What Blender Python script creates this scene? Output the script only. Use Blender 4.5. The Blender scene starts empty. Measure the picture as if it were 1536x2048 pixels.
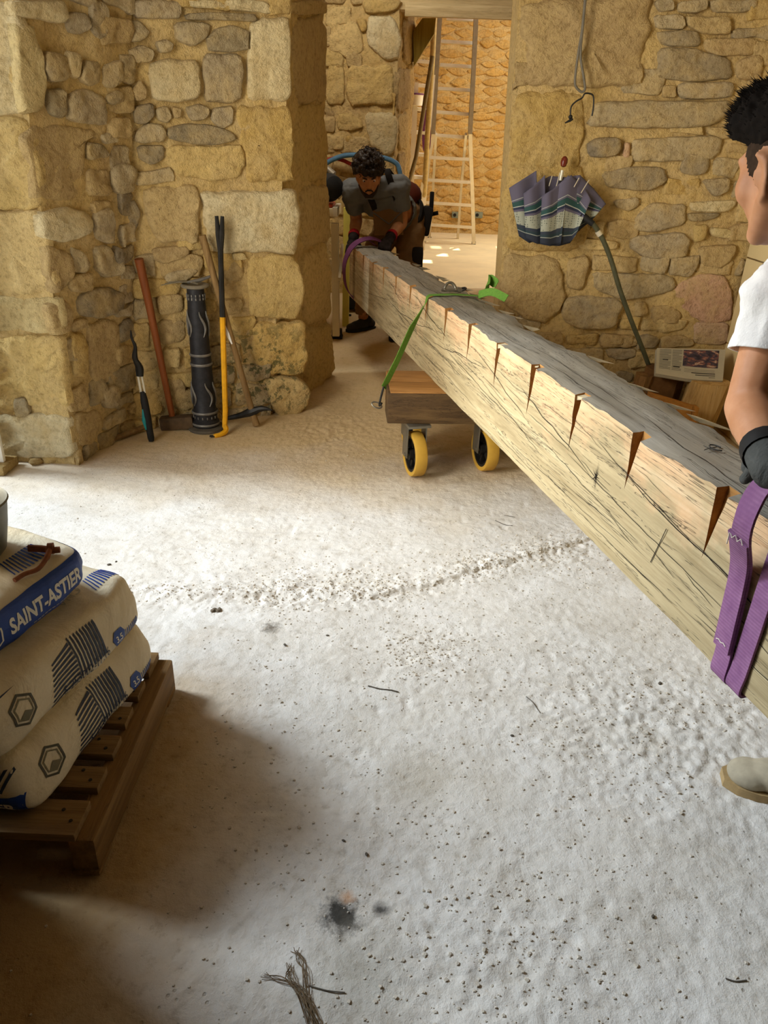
import bpy, bmesh, math, random
import numpy as np
from mathutils import Vector, Matrix, noise
from mathutils.bvhtree import BVHTree
random.seed(7)
scn = bpy.context.scene
COL = scn.collection
R = math.radians
# ------------------------------------------------------------------ camera
FPX = 1479.0                      # focal length in pixels of the 1536x2048 frame
EYE = Vector((0, 0, 1.32)); PITCH = R(26.5); ROLL = R(2.0)
FWD = Vector((0, math.cos(PITCH), -math.sin(PITCH)))
_dn = Vector((0, -math.sin(PITCH), -math.cos(PITCH))); _rt = Vector((1, 0, 0))
RGT = _rt * math.cos(ROLL) - _dn * math.sin(ROLL)
DWN = _dn * math.cos(ROLL) + _rt * math.sin(ROLL)
cam_data = bpy.data.cameras.new('camera'); cam = bpy.data.objects.new('camera', cam_data); COL.objects.link(cam)
cam_data.sensor_fit = 'VERTICAL'; cam_data.sensor_height = 36.0; cam_data.sensor_width = 27.0
cam_data.lens = FPX / 2048 * 36.0; cam_data.clip_start = 0.02; cam_data.clip_end = 100
cam.matrix_world = Matrix(((RGT.x, -DWN.x, -FWD.x, EYE.x), (RGT.y, -DWN.y, -FWD.y, EYE.y), (RGT.z, -DWN.z, -FWD.z, EYE.z), (0, 0, 0, 1)))
scn.camera = cam
def ray(u, v): return FWD + RGT * ((u - 768) / FPX) + DWN * ((v - 1024) / FPX)
def atz(u, v, z=0.0): r = ray(u, v); return EYE + r * ((z - EYE.z) / r.z)
def aty(u, v, y): r = ray(u, v); return EYE + r * (y / r.y)
def att(u, v, t): return EYE + ray(u, v) * t
# ------------------------------------------------------------------ light
world = bpy.data.worlds.new('sky'); scn.world = world; world.use_nodes = True
_bg = world.node_tree.nodes['Background']; _bg.inputs[0].default_value = (0.80, 0.89, 1.0, 1); _bg.inputs[1].default_value = 1.7
def area_light(name, loc, target, sx, sy, power, color):
    l = bpy.data.lights.new(name, 'AREA'); l.shape = 'RECTANGLE'; l.size = sx; l.size_y = sy; l.energy = power; l.color = color
    o = bpy.data.objects.new(name, l); COL.objects.link(o); o.location = loc
    o.rotation_euler = (Vector(target) - Vector(loc)).to_track_quat('-Z', 'Y').to_euler(); return o
# bright gap of hazy sky seen through the wide opening in the left wall
area_light('daylight_opening', (-6.2, 3.2, 4.9), (0.1, 1.6, 0), 1.7, 1.7, 780, (0.79, 0.90, 1.0))
# daylight coming down through the open roof of the second room
area_light('daylight_roof', (2.55, 9.4, 3.44), (1.6, 9.6, 0), 1.5, 3.4, 175, (1.0, 0.92, 0.78))
# added fills that have no source of their own in the rooms
# unseen fill added under the passage ceiling to brighten the passage
area_light('passage_fill', (-.55, 5.25, 2.92), (0.1, 6.3, .8), .8, .8, 34, (1.0, .93, .80))
# fill added inside the opening to brighten the right-hand and back walls
area_light('right_wall_fill', (-1.42, 1.45, 1.45), (1.5, 3.75, 1.1), 0.8, 1.7, 29, (1.0, 0.93, 0.80)).data.spread = R(105)
area_light('warm_room_fill', (0.35, 2.3, 2.9), (0.3, 4.2, 0.9), 0.7, 0.5, 5, (1.0, 0.84, 0.58))  # weak warm fill added below the ceiling, no lamp hangs there
_sun = bpy.data.lights.new('sun', 'SUN'); _sun.energy = 9.0; _sun.angle = R(0.6); _sun.color = (1.0, 0.9, 0.72)
sun = bpy.data.objects.new('sun', _sun); COL.objects.link(sun); sun.rotation_euler = Vector((-0.12, -0.30, -0.94)).to_track_quat('-Z', 'Y').to_euler()
scn.view_settings.view_transform = 'Standard'; scn.view_settings.look = 'None'; scn.view_settings.gamma = 1.0
scn.view_settings.use_curve_mapping = False; scn.view_settings.exposure = 0.0
scn.cycles.max_bounces = 10; scn.cycles.diffuse_bounces = 7
# ------------------------------------------------------------------ materials
def lin(c):
    if isinstance(c, str): c = [int(c[i:i + 2], 16) / 255 for i in (0, 2, 4)]
    return tuple(((x / 12.92) if x <= 0.04045 else ((x + 0.055) / 1.055) ** 2.4) for x in c) + (1.0,)
class NT:
    def __init__(s, name, rough=0.8, metal=0.0, spec=0.3):
        s.m = bpy.data.materials.new(name); s.m.use_nodes = True; s.t = s.m.node_tree
        s.b = s.t.nodes['Principled BSDF']; s.b.inputs['Roughness'].default_value = rough
        s.b.inputs['Metallic'].default_value = metal; s.b.inputs['Specular IOR Level'].default_value = spec
    def n(s, typ, **kw):
        nd = s.t.nodes.new(typ)
        for k, v in kw.items():
            if k in nd.inputs: nd.inputs[k].default_value = v
            else: setattr(nd, k, v)
        return nd
    def l(s, a, b): s.t.links.new(a, b)
    def coord(s, kind='pos', scale=(1, 1, 1)):
        o = s.n('ShaderNodeNewGeometry').outputs['Position'] if kind == 'pos' else s.n('ShaderNodeTexCoord').outputs['Object']
        mp = s.n('ShaderNodeMapping'); mp.inputs['Scale'].default_value = scale; s.l(o, mp.inputs['Vector']); return mp.outputs[0]
    def noise(s, co, scale, detail=6, rough=0.6, dist=0.0):
        nd = s.n('ShaderNodeTexNoise', Scale=scale, Detail=detail, Roughness=rough, Distortion=dist); s.l(co, nd.inputs['Vector']); return nd.outputs['Fac']
    def voro(s, co, scale, feature='F1', rnd=1.0):
        nd = s.n('ShaderNodeTexVoronoi', Scale=scale, Randomness=rnd); nd.feature = feature; s.l(co, nd.inputs['Vector']); return nd.outputs['Distance']
    def ramp(s, fac, stops):
        r = s.n('ShaderNodeValToRGB'); e = r.color_ramp.elements
        while len(e) < len(stops): e.new(0.5)
        for i, (p, c) in enumerate(stops): e[i].position = p; e[i].color = c if len(c) == 4 else tuple(c) + (1,)
        s.l(fac, r.inputs[0]); return r.outputs[0]
    def mix(s, fac, a, b, mode='MIX'):
        m = s.n('ShaderNodeMix'); m.data_type = 'RGBA'; m.blend_type = mode
        for k, v in ((0, fac), (6, a), (7, b)):
            if isinstance(v, (int, float)): m.inputs[k].default_value = v
            elif isinstance(v, tuple): m.inputs[k].default_value = v
            else: s.l(v, m.inputs[k])
        return m.outputs[2]
    def math(s, op, a, b=0.0):
        m = s.n('ShaderNodeMath'); m.operation = op
        for i, v in enumerate((a, b)):
            if isinstance(v, (int, float)): m.inputs[i].default_value = v
            else: s.l(v, m.inputs[i])
        return m.outputs[0]
    def color(s, c):
        if isinstance(c, tuple): s.b.inputs['Base Color'].default_value = c
        else: s.l(c, s.b.inputs['Base Color'])
        return s
    def bump(s, h, strength=0.5, dist=0.01):
        b = s.n('ShaderNodeBump', Strength=strength, Distance=dist); s.l(h, b.inputs['Height']); s.l(b.outputs[0], s.b.inputs['Normal']); return s
BW = ((0, 0, 0, 1), (1, 1, 1, 1))
def plain(name, c, rough=0.6, metal=0.0, var=0.25, scale=30, bump=0.15, dist=0.002, spec=0.3, kind='obj'):
    t = NT(name, rough, metal, spec); co = t.coord(kind); f = t.noise(co, scale)
    c = lin(c); d = tuple(x * (1 - var) for x in c[:3]) + (1,); e = tuple(min(1, x * (1 + var)) for x in c[:3]) + (1,)
    t.color(t.ramp(f, [(0.25, d), (0.75, e)]))
    if bump: t.bump(f, bump, dist)
    return t.m
# ------------------------------------------------------------------ mesh helpers
class MB:
    """collects vertices and faces of one mesh"""
    def __init__(s): s.v = []; s.f = []; s.mi = []
    def add(s, v, f, mi=0):
        k = len(s.v); s.v += [tuple(x) for x in v]; s.f += [tuple(i + k for i in q) for q in f]; s.mi += [mi] * len(f); return s
    def box(s, c, size, rot=None, bev=0.0, mi=0):
        hx, hy, hz = (x / 2 for x in size); M = rot.to_3x3() if rot is not None else Matrix.Identity(3); c = Vector(c)
        if bev <= 0:
            P = [Vector((x, y, z)) for x in (-hx, hx) for y in (-hy, hy) for z in (-hz, hz)]
            F = [(0, 1, 3, 2), (4, 6, 7, 5), (0, 4, 5, 1), (2, 3, 7, 6), (0, 2, 6, 4), (1, 5, 7, 3)]
            return s.add([c + M @ p for p in P], F, mi)
        bm = bmesh.new(); bmesh.ops.create_cube(bm, size=1.0)
        for v in bm.verts: v.co = Vector((v.co.x * size[0], v.co.y * size[1], v.co.z * size[2]))
        bmesh.ops.bevel(bm, geom=bm.edges[:], offset=bev, segments=2, profile=0.6, affect='EDGES')
        bm.verts.index_update(); s.add([c + M @ v.co for v in bm.verts], [[v.index for v in f.verts] for f in bm.faces], mi); bm.free(); return s
    def tube(s, pts, rad, seg=10, cap=True, mi=0, flat=None):
        pts = [Vector(p) for p in pts]; n = len(pts); rad = rad if isinstance(rad, (list, tuple)) else [rad] * n
        rings = []; prev = None
        for i, p in enumerate(pts):
            t = (pts[min(i + 1, n - 1)] - pts[max(i - 1, 0)]).normalized()
            if prev is None:
                a = Vector((0, 0, 1)) if abs(t.z) < 0.9 else Vector((1, 0, 0))
                if flat is not None: a = Vector(flat)
                x = (a - t * a.dot(t)).normalized()
            else: x = (prev - t * prev.dot(t)).normalized()
            prev = x; y = t.cross(x)
            rings.append([p + (x * math.cos(2 * math.pi * k / seg) + y * math.sin(2 * math.pi * k / seg)) * rad[i] for k in range(seg)])
        V = [q for r in rings for q in r]; F = []
        for i in range(n - 1):
            for k in range(seg): a = i * seg + k; b = i * seg + (k + 1) % seg; F.append((a, b, b + seg, a + seg))
        if cap: F.append(tuple(reversed(range(seg)))); F.append(tuple((n - 1) * seg + k for k in range(seg)))
        return s.add(V, F, mi)
    def strip(s, pts, wdir, w, th=0.003, mi=0):
        """flat webbing following pts; wdir = vector or list of vectors across its width"""
        pts = [Vector(p) for p in pts]; n = len(pts); V = []; F = []
        for i, p in enumerate(pts):
            t = (pts[min(i + 1, n - 1)] - pts[max(i - 1, 0)]).normalized()
            wd = Vector(wdir[i] if isinstance(wdir, list) else wdir); wd = (wd - t * wd.dot(t)).normalized(); nn = t.cross(wd).normalized()
            W = w[i] if isinstance(w, list) else w
            V += [p + wd * W / 2 + nn * th / 2, p - wd * W / 2 + nn * th / 2, p - wd * W / 2 - nn * th / 2, p + wd * W / 2 - nn * th / 2]
        for i in range(n - 1):
            for k in range(4): a = 4 * i + k; b = 4 * i + (k + 1) % 4; F.append((a, b, b + 4, a + 4))
        F += [(3, 2, 1, 0), tuple(4 * (n - 1) + k for k in range(4))]
        return s.add(V, F, mi)
    def lathe(s, prof, c, axis=(0, 0, 1), seg=32, mi=0, closed=False):
        ax = Vector(axis).normalized(); a = Vector((1, 0, 0)) if abs(ax.x) < 0.8 else Vector((0, 1, 0)); x = (a - ax * a.dot(ax)).normalized(); y = ax.cross(x); c = Vector(c)
        V = []; F = []; n = len(prof)
        for r, h in prof:
            for k in range(seg): th = 2 * math.pi * k / seg; V.append(c + ax * h + (x * math.cos(th) + y * math.sin(th)) * r)
        for i in range(n if closed else n - 1):
            j = (i + 1) % n
            for k in range(seg): F.append((i * seg + k, i * seg + (k + 1) % seg, j * seg + (k + 1) % seg, j * seg + k))
        if not closed: F += [tuple(reversed(range(seg))), tuple((n - 1) * seg + k for k in range(seg))]
        return s.add(V, F, mi)
    def ball(s, c, r, seg=12, M=None, mi=0):
        c = Vector(c); rx, ry, rz = r if isinstance(r, (tuple, list)) else (r, r, r); V = []; F = []; n = max(4, seg // 2)
        for i in range(1, n):
            ph = math.pi * i / n
            for k in range(seg):
                th = 2 * math.pi * k / seg; p = Vector((rx * math.sin(ph) * math.cos(th), ry * math.sin(ph) * math.sin(th), rz * math.cos(ph)))
                V.append(c + (M @ p if M is not None else p))
        top = len(V); q = Vector((0, 0, rz)); V += [c + (M @ q if M is not None else q), c - (M @ q if M is not None else q)]
        for i in range(n - 2):
            for k in range(seg): a = i * seg + k; b = i * seg + (k + 1) % seg; F.append((a, a + seg, b + seg, b))
        for k in range(seg): F += [(top, k, (k + 1) % seg), (top + 1, (n - 2) * seg + (k + 1) % seg, (n - 2) * seg + k)]
        return s.add(V, F, mi)
    def prism(s, poly, dirv, mi=0):
        poly = [Vector(p) for p in poly]; d = Vector(dirv); n = len(poly)
        return s.add(poly + [p + d for p in poly], [tuple(range(n)), tuple(reversed(range(n, 2 * n)))] + [(i, i + n, (i + 1) % n + n, (i + 1) % n) for i in range(n)], mi)
def root_loc(o):
    p = Vector((0, 0, 0))
    while o is not None: p += o.location; o = o.parent
    return p
def tag(o, label=None, cat=None, group=None, kind=None):
    for k, v in (('label', label), ('category', cat), ('group', group), ('kind', kind)):
        if v: o[k] = v
    return o
def shade(me, ang=40):
    for p in me.polygons: p.use_smooth = True
    if ang < 180: me.set_sharp_from_angle(angle=R(ang))
def link(name, me, mats, parent=None, base=None, smooth=40):
    mats = mats if isinstance(mats, (list, tuple)) else [mats]
    me.materials.clear()
    for m in mats: me.materials.append(m)
    o = bpy.data.objects.new(name, me); COL.objects.link(o)
    off = root_loc(parent) if parent is not None else (Vector(base) if base is not None else Vector((0, 0, 0)))
    me.transform(Matrix.Translation(-off))
    if parent is not None: o.parent = parent
    else: o.location = off
    if smooth: shade(me, smooth)
    return o
def obj(name, mb, mats, parent=None, base=None, smooth=40):
    """world-space geometry -> one mesh object, re-based on its parent or its own base"""
    me = bpy.data.meshes.new(name); me.from_pydata(mb.v, [], mb.f)
    if any(mb.mi): me.polygons.foreach_set('material_index', mb.mi)
    me.update()
    bm = bmesh.new(); bm.from_mesh(me); bmesh.ops.recalc_face_normals(bm, faces=bm.faces); bm.to_mesh(me); bm.free()
    if parent is None and base is None:
        xs = [v.co for v in me.vertices]; base = (sum(c.x for c in xs) / len(xs), sum(c.y for c in xs) / len(xs), min(c.z for c in xs))
    return link(name, me, mats, parent, base, smooth)
def empty(name, loc, label=None, cat=None, group=None, kind=None):
    o = bpy.data.objects.new(name, None); COL.objects.link(o); o.location = loc; o.empty_display_size = 0.05
    return tag(o, label, cat, group, kind)
def fbm(p, sc, oc=4):
    return noise.fractal(Vector(p) * sc, 1.0, 2.0, oc, noise_basis='PERLIN_ORIGINAL')
def evaluated(o):
    dg = bpy.context.evaluated_depsgraph_get(); dg.update()
    return bpy.data.meshes.new_from_object(o.evaluated_get(dg))
def blob(name, parts, voxel, mats, parent=None, smooth_it=6, fn=None, base=None, fac=0.5):
    """one continuous surface grown around tapered limbs ('c',p0,r0,p1,r1) and ellipsoids ('e',c,(rx,ry,rz),rot)"""
    mb = MB()
    for p in parts:
        if p[0] == 'c':
            a, ra, b, rb = Vector(p[1]), p[2], Vector(p[3]), p[4]
            n = 5; mb.tube([a.lerp(b, i / n) for i in range(n + 1)], [ra + (rb - ra) * i / n for i in range(n + 1)], 14); mb.ball(a, ra * 0.995, 14); mb.ball(b, rb * 0.995, 14)
        else: mb.ball(p[1], p[2], 20, p[3] if len(p) > 3 else None)
    me = bpy.data.meshes.new(name); me.from_pydata(mb.v, [], mb.f); me.update()
    bm = bmesh.new(); bm.from_mesh(me); bmesh.ops.recalc_face_normals(bm, faces=bm.faces); bm.to_mesh(me); bm.free()
    t = bpy.data.objects.new('tmp', me); COL.objects.link(t)
    m = t.modifiers.new('r', 'REMESH'); m.mode = 'VOXEL'; m.voxel_size = voxel
    m = t.modifiers.new('s', 'SMOOTH'); m.iterations = smooth_it; m.factor = fac
    r = evaluated(t); bpy.data.objects.remove(t); bpy.data.meshes.remove(me)
    if fn:
        r.calc_loop_triangles(); nrm = [v.normal.copy() for v in r.vertices]
        for v, n_ in zip(r.vertices, nrm): v.co = fn(v.co.copy(), n_)
    if base is None and parent is None: base = (0, 0, 0)
    return link(name, r, mats, parent, base, 180)
def frame(fwd, up=(0, 0, 1)):
    """3x3 with columns right, forward, up"""
    f = Vector(fwd).normalized(); u = Vector(up); u = (u - f * u.dot(f)).normalized(); r = f.cross(u)
    return Matrix((r, f, u)).transposed()
def curve_pts(P, n=8):
    """Catmull-Rom through P"""
    P = [Vector(p) for p in P]; Q = [P[0] * 2 - P[1]] + P + [P[-1] * 2 - P[-2]]; out = []
    for i in range(1, len(Q) - 2):
        a, b, c, d = Q[i - 1:i + 3]
        for k in range(n):
            t = k / n; out.append(0.5 * (2 * b + (c - a) * t + (2 * a - 5 * b + 4 * c - d) * t * t + (3 * b - a - 3 * c + d) * t ** 3))
    return out + [P[-1]]
# ------------------------------------------------------------------ shared materials
def stone_mat(name, mort=False):
    t = NT(name, 0.92, 0, 0.15); co = t.coord('pos')
    n1 = t.noise(co, 7, 8, 0.65); n2 = t.noise(co, 45, 6, 0.7); n3 = t.noise(co, 2.2, 4, 0.5); sp = t.noise(co, 160, 3, 0.6)
    if mort: base = t.ramp(n3, [(0.3, lin('c4a672')), (0.5, lin('d2b67f')), (0.72, lin('b99d70'))])
    else: base = t.n('ShaderNodeObjectInfo').outputs['Color']
    c = t.mix(t.ramp(n1, [(0.35, BW[0]), (0.7, BW[1])]), base, lin('c9a35c') if not mort else lin('d3b473'), 'MIX') if mort else t.mix(t.math('MULTIPLY', t.ramp(n1, [(0.42, BW[0]), (0.66, BW[1])]), 0.7), base, lin('ccb079'))
    dark = t.ramp(n2, [(0.28, (0.60, 0.55, 0.48, 1)), (0.5, (1, 1, 1, 1)), (0.75, (1.12, 1.12, 1.1, 1))])
    c = t.mix(1.0, c, dark, 'MULTIPLY')
    pale = t.ramp(sp, [(0.66, BW[0]), (0.74, BW[1])]); c = t.mix(t.math('MULTIPLY', pale, 0.35), c, lin('ddd0ae'))
    # dark pits, lichen low on the doorway jamb
    pit = t.ramp(t.voro(co, 14), [(0.03, BW[1]), (0.04, BW[0])]); pm = t.math('MULTIPLY', pit, t.ramp(t.noise(co, 3.1), [(0.5, BW[0]), (0.6, BW[1])])); c = t.mix(pm, c, lin('3a2a16'))
    vd = t.n('ShaderNodeVectorMath', operation='DISTANCE'); g = t.n('ShaderNodeNewGeometry').outputs['Position']; t.l(g, vd.inputs[0]); vd.inputs[1].default_value = (-0.66, 3.72, 0.22)
    ms = t.math('MULTIPLY', t.ramp(vd.outputs['Value'], [(0.12, BW[1]), (0.42, BW[0])]), t.ramp(t.noise(co, 22, 5, 0.7), [(0.53, BW[0]), (0.58, BW[1])])); c = t.mix(t.math('MULTIPLY', ms, 0.75), c, lin('3f4a2c'))
    t.color(c)
    vs = t.coord('pos', (1, 1, 1)); h = t.math('ADD', t.math('MULTIPLY', n2, 0.7), t.math('ADD', t.math('MULTIPLY', n1, 1.0), t.math('MULTIPLY', sp, 0.25))); h = t.math('SUBTRACT', h, t.math('MULTIPLY', pm, 0.6))
    t.bump(h, 0.95, 0.022); return t.m
M_stone = stone_mat('limestone'); M_mort = stone_mat('lime_mortar', True)
def floor_mat():
    t = NT('dusty_lime_screed', 0.88, 0, 0.25); co = t.coord('pos'); g = t.n('ShaderNodeNewGeometry').outputs['Position']
    big = t.noise(co, 1.1, 5, 0.55); mid = t.noise(co, 6, 7, 0.65); fine = t.noise(co, 70, 6, 0.7); gr = t.noise(co, 24, 5, 0.75)
    c = t.ramp(mid, [(0.3, lin('c8c2b8')), (0.52, lin('d3cfc8')), (0.75, lin('dcd9d4'))])
    c = t.mix(t.math('MULTIPLY', t.ramp(big, [(0.42, BW[0]), (0.68, BW[1])]), 0.28), c, lin('c6baa4'))
    # yellow mortar sand trodden in along the back walls and through the doorway
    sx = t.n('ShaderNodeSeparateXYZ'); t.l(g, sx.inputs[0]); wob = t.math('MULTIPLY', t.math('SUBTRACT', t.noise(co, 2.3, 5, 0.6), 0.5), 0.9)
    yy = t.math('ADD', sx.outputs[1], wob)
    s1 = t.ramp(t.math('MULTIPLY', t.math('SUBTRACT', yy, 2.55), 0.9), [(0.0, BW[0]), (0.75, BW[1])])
    xx = t.math('ADD', t.math('MULTIPLY', sx.outputs[0], -1.0), t.math('MULTIPLY', wob, 0.6)); s2 = t.ramp(t.math('MULTIPLY', t.math('SUBTRACT', xx, 0.22), 2.2), [(0.0, BW[0]), (0.7, BW[1])])  # near-left shade painted into the floor as a darker sand tone
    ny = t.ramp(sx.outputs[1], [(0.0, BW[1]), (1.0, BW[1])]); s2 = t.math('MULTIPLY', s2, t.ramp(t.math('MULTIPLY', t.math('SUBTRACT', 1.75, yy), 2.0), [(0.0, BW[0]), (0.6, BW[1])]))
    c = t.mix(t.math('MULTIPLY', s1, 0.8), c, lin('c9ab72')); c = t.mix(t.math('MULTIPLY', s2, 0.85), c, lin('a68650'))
    c = t.mix(1.0, c, t.ramp(gr, [(0.27, (0.74, 0.71, 0.67, 1)), (0.44, (1, 1, 1, 1)), (0.75, (1.06, 1.06, 1.06, 1))]), 'MULTIPLY')
    pits = t.ramp(t.voro(co, 42), [(0.10, BW[1]), (0.17, BW[0])]); pits = t.math('MULTIPLY', pits, t.ramp(t.noise(co, 5, 3), [(0.47, BW[0]), (0.58, BW[1])])); c = t.mix(t.math('MULTIPLY', pits, 0.38), c, lin('827868'))
    # the small dark cement stain in front and a few fainter ones
    for (px, py, r0, r1, col, amt) in ((-0.055, 0.915, 0.02, 0.05, '2c2a26', 0.95), (0.02, 0.93, 0.004, 0.022, '33302c', 0.9), (-0.045, 0.955, 0.004, 0.02, 'c79b76', 0.8), (-0.02, 0.80, 0.02, 0.13, '8d8779', 0.6), (0.09, 1.27, 0.03, 0.12, 'aa9f8c', 0.55), (-0.33, 1.83, 0.005, 0.035, '5b5144', 0.9)):
        vd = t.n('ShaderNodeVectorMath', operation='DISTANCE'); t.l(g, vd.inputs[0]); vd.inputs[1].default_value = (px, py, 0)
        d = t.math('ADD', vd.outputs['Value'], t.math('MULTIPLY', t.math('SUBTRACT', t.noise(co, 34, 6, 0.8), 0.5), 0.10 if r1 > 0.03 else 0.03))
        mr = t.n('ShaderNodeMapRange'); mr.inputs[1].default_value = r0; mr.inputs[2].default_value = r1; mr.inputs[3].default_value = amt; mr.inputs[4].default_value = 0.0; t.l(d, mr.inputs[0])
        c = t.mix(mr.outputs[0], c, lin(col))
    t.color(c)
    h = t.math('ADD', t.math('MULTIPLY', gr, 0.8), t.math('ADD', t.math('MULTIPLY', fine, 0.35), t.math('MULTIPLY', mid, 0.5))); h = t.math('SUBTRACT', h, t.math('MULTIPLY', pits, 0.3))
    t.bump(h, 0.6, 0.008); return t.m
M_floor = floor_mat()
def wood_mat(name, c1, c2, c3, axis=1, crack=0.5, rough=0.75, scale=1.0, chip=None, top=None):
    """grain runs along the object's local axis"""
    t = NT(name, rough, 0, 0.25); sc = [14 * scale] * 3; sc[axis] = 0.9 * scale; co = t.coord('obj', tuple(sc)); co1 = t.coord('obj')
    g = t.noise(co, 2.2, 8, 0.7, 0.6); big = t.noise(co, 0.55, 4, 0.6, 0.8)
    fi = [60 * scale] * 3; fi[axis] = 2.2 * scale; f2 = t.noise(t.coord('obj', tuple(fi)), 1.5, 4, 0.7)
    c = t.ramp(g, [(0.3, lin(c1)), (0.5, lin(c2)), (0.7, lin(c3))])
    c = t.mix(t.math('MULTIPLY', t.ramp(big, [(0.4, BW[0]), (0.65, BW[1])]), 0.5), c, lin(c1))
    c = t.mix(1.0, c, t.ramp(f2, [(0.3, (0.78, 0.75, 0.7, 1)), (0.5, (1, 1, 1, 1))]), 'MULTIPLY')
    cs = [7 * scale] * 3; cs[axis] = 0.32 * scale
    cr = t.voro(t.coord('obj', tuple(cs)), 1.0 / 1.0, 'DISTANCE_TO_EDGE'); dist = t.noise(co1, 8, 3)
    ck = t.math('MULTIPLY', t.ramp(t.noise(t.coord('obj', tuple(x * 1.3 for x in cs)), 1.6, 5, 0.75, 0.5), [(0.495, BW[0]), (0.502, BW[1]), (0.509, BW[0])]), crack)
    if top is not None or chip is not None:
        nz = t.n('ShaderNodeSeparateXYZ'); t.l(co1, nz.inputs[0]); z = nz.outputs[2]
    if chip is not None:
        lo, hi, cc = chip; zz = t.math('ADD', z, t.math('MULTIPLY', t.math('SUBTRACT', t.noise(co1, 5.5, 5, 0.65), 0.5), 0.55))
        mr = t.n('ShaderNodeMapRange'); mr.inputs[1].default_value = lo; mr.inputs[2].default_value = hi; t.l(zz, mr.inputs[0])
        pc = t.ramp(g, [(0.3, lin('b98963')), (0.5, lin('d9b187')), (0.7, lin(cc))]); c = t.mix(t.math('MULTIPLY', mr.outputs[0], 0.8), c, pc)
    if top is not None:
        gn = t.n('ShaderNodeNewGeometry'); ns = t.n('ShaderNodeSeparateXYZ'); t.l(gn.outputs['True Normal'], ns.inputs[0])
        tm = t.ramp(t.math('ADD', ns.outputs[2], t.math('MULTIPLY', t.math('SUBTRACT', t.noise(co1, 12), 0.5), 0.3)), [(0.60, BW[0]), (0.75, BW[1])])
        tc = t.ramp(g, [(0.28, lin(top[0])), (0.5, lin(top[1])), (0.72, lin(top[2]))]); tc = t.mix(t.math('MULTIPLY', t.ramp(t.noise(co1, 2.6, 5), [(0.4, BW[0]), (0.7, BW[1])]), 0.4), tc, lin(top[3])); c = t.mix(tm, c, tc)
    c = t.mix(ck, c, lin('231a10')); t.color(c)
    h = t.math('SUBTRACT', t.math('ADD', t.math('MULTIPLY', f2, 0.35), t.math('MULTIPLY', g, 0.5)), t.math('MULTIPLY', ck, 1.2)); t.bump(h, 0.5, 0.004); return t.m
M_beam = wood_mat('weathered_oak', '93825f', 'b5a37d', 'cab992', 1, 0.95, chip=(0.20, 0.34, 'e6c8a2'), top=('6d685f', '8b867b', 'a39d90', '9c9078'))
M_notch = wood_mat('fresh_cut_oak', '8f6436', 'a3763f', 'b3884d', 1, 0.2)
M_block = wood_mat('dark_oak', '3f2e1b', '574125', '6e5533', 0, 0.5); M_blocktop = wood_mat('sawn_oak', '855a2b', 'a4753e', 'ba8d55', 0, 0.4)
M_pallet = wood_mat('pallet_pine', '6c5334', '8a6d45', '9e8155', 0, 0.3); M_palletY = wood_mat('pallet_rail_pine', '6c5334', '8a6a40', 'a5814f', 1, 0.3)
M_handle = wood_mat('ash_handle', '6b5130', '85683f', '9d8052', 2, 0.2); M_handle_red = wood_mat('varnished_handle', '6e3a18', '84471f', '95562a', 2, 0.15, rough=0.5)
M_log = wood_mat('split_log', 'a07c46', 'c59f63', 'ddbd84', 2, 0.6); M_bark = plain('dark_split_face', '6b4a26', 0.9, 0, 0.5, 14, 0.6, 0.01); M_crate = wood_mat('crate_board', '8e5d22', 'a8712d', 'b98441', 0, 0.1)
M_lintel = wood_mat('pale_lintel', 'b49a6d', 'd2bb8c', 'e2cfa3', 0, 0.3); M_brace = wood_mat('olive_brace', '7b6420', '96802f', 'a8923f', 2, 0.2)
M_steel = plain('worn_steel', '8a8578', 0.42, 0.85, 0.25, 18, 0.2, 0.001); M_dark = plain('dark_iron', '2c2a27', 0.5, 0.5, 0.35, 24, 0.25, 0.002)
M_cast = plain('black_cast_iron', '29282a', 0.55, 0.3, 0.4, 40, 0.3, 0.002); M_castring = plain('worn_iron_ring', '77736c', 0.5, 0.4, 0.3, 30, 0.2, 0.001)
M_rust = plain('rusty_iron', '7c4b2f', 0.85, 0.25, 0.4, 40, 0.5, 0.002); M_rusthead = plain('brown_iron_head', '5d4a35', 0.8, 0.3, 0.4, 20, 0.5, 0.003)
M_alu = plain('aluminium', 'd5cdb8', 0.4, 0.35, 0.08, 20, 0.05, 0.001); M_alugrey = plain('grey_aluminium', '8b8170', 0.45, 0.4, 0.15, 20, 0.05, 0.001); M_white = plain('white_paint', 'e6e0d0', 0.55, 0, 0.06, 12, 0.05, 0.001)
M_yellow = plain('yellow_paint', 'd99c14', 0.5, 0.0, 0.2, 30, 0.2, 0.001); M_teal = plain('teal_grip', '1f7f80', 0.6, 0, 0.15, 40, 0.1, 0.001); M_black = plain('black_rubber', '1b1a19', 0.7, 0, 0.3, 40, 0.15, 0.001)
M_poly = plain('amber_polyurethane', 'c49a3c', 0.5, 0, 0.15, 12, 0.1, 0.001); M_cream = plain('cream_paint', 'cfc19c', 0.55, 0, 0.08, 12, 0.05, 0.001); M_yellowpale = plain('pale_yellow_paint', 'cdbf57', 0.55, 0, 0.08, 12)
M_orange = plain('orange_plastic', 'b8431b', 0.5); M_green = plain('green_webbing', '5c8730', 0.75, 0, 0.2, 120, 0.3, 0.001); M_red = plain('red_rubber', '9c2a1c', 0.6); M_blue = plain('blue_hose', '4f7592', 0.6)
M_cable = plain('grey_cable', '6a6355', 0.6); M_khaki = plain('green_stick', '4b4a34', 0.6, 0, 0.3, 30, 0.2); M_label = plain('white_label', 'dcd9cf', 0.6, 0, 0.08)
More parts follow.
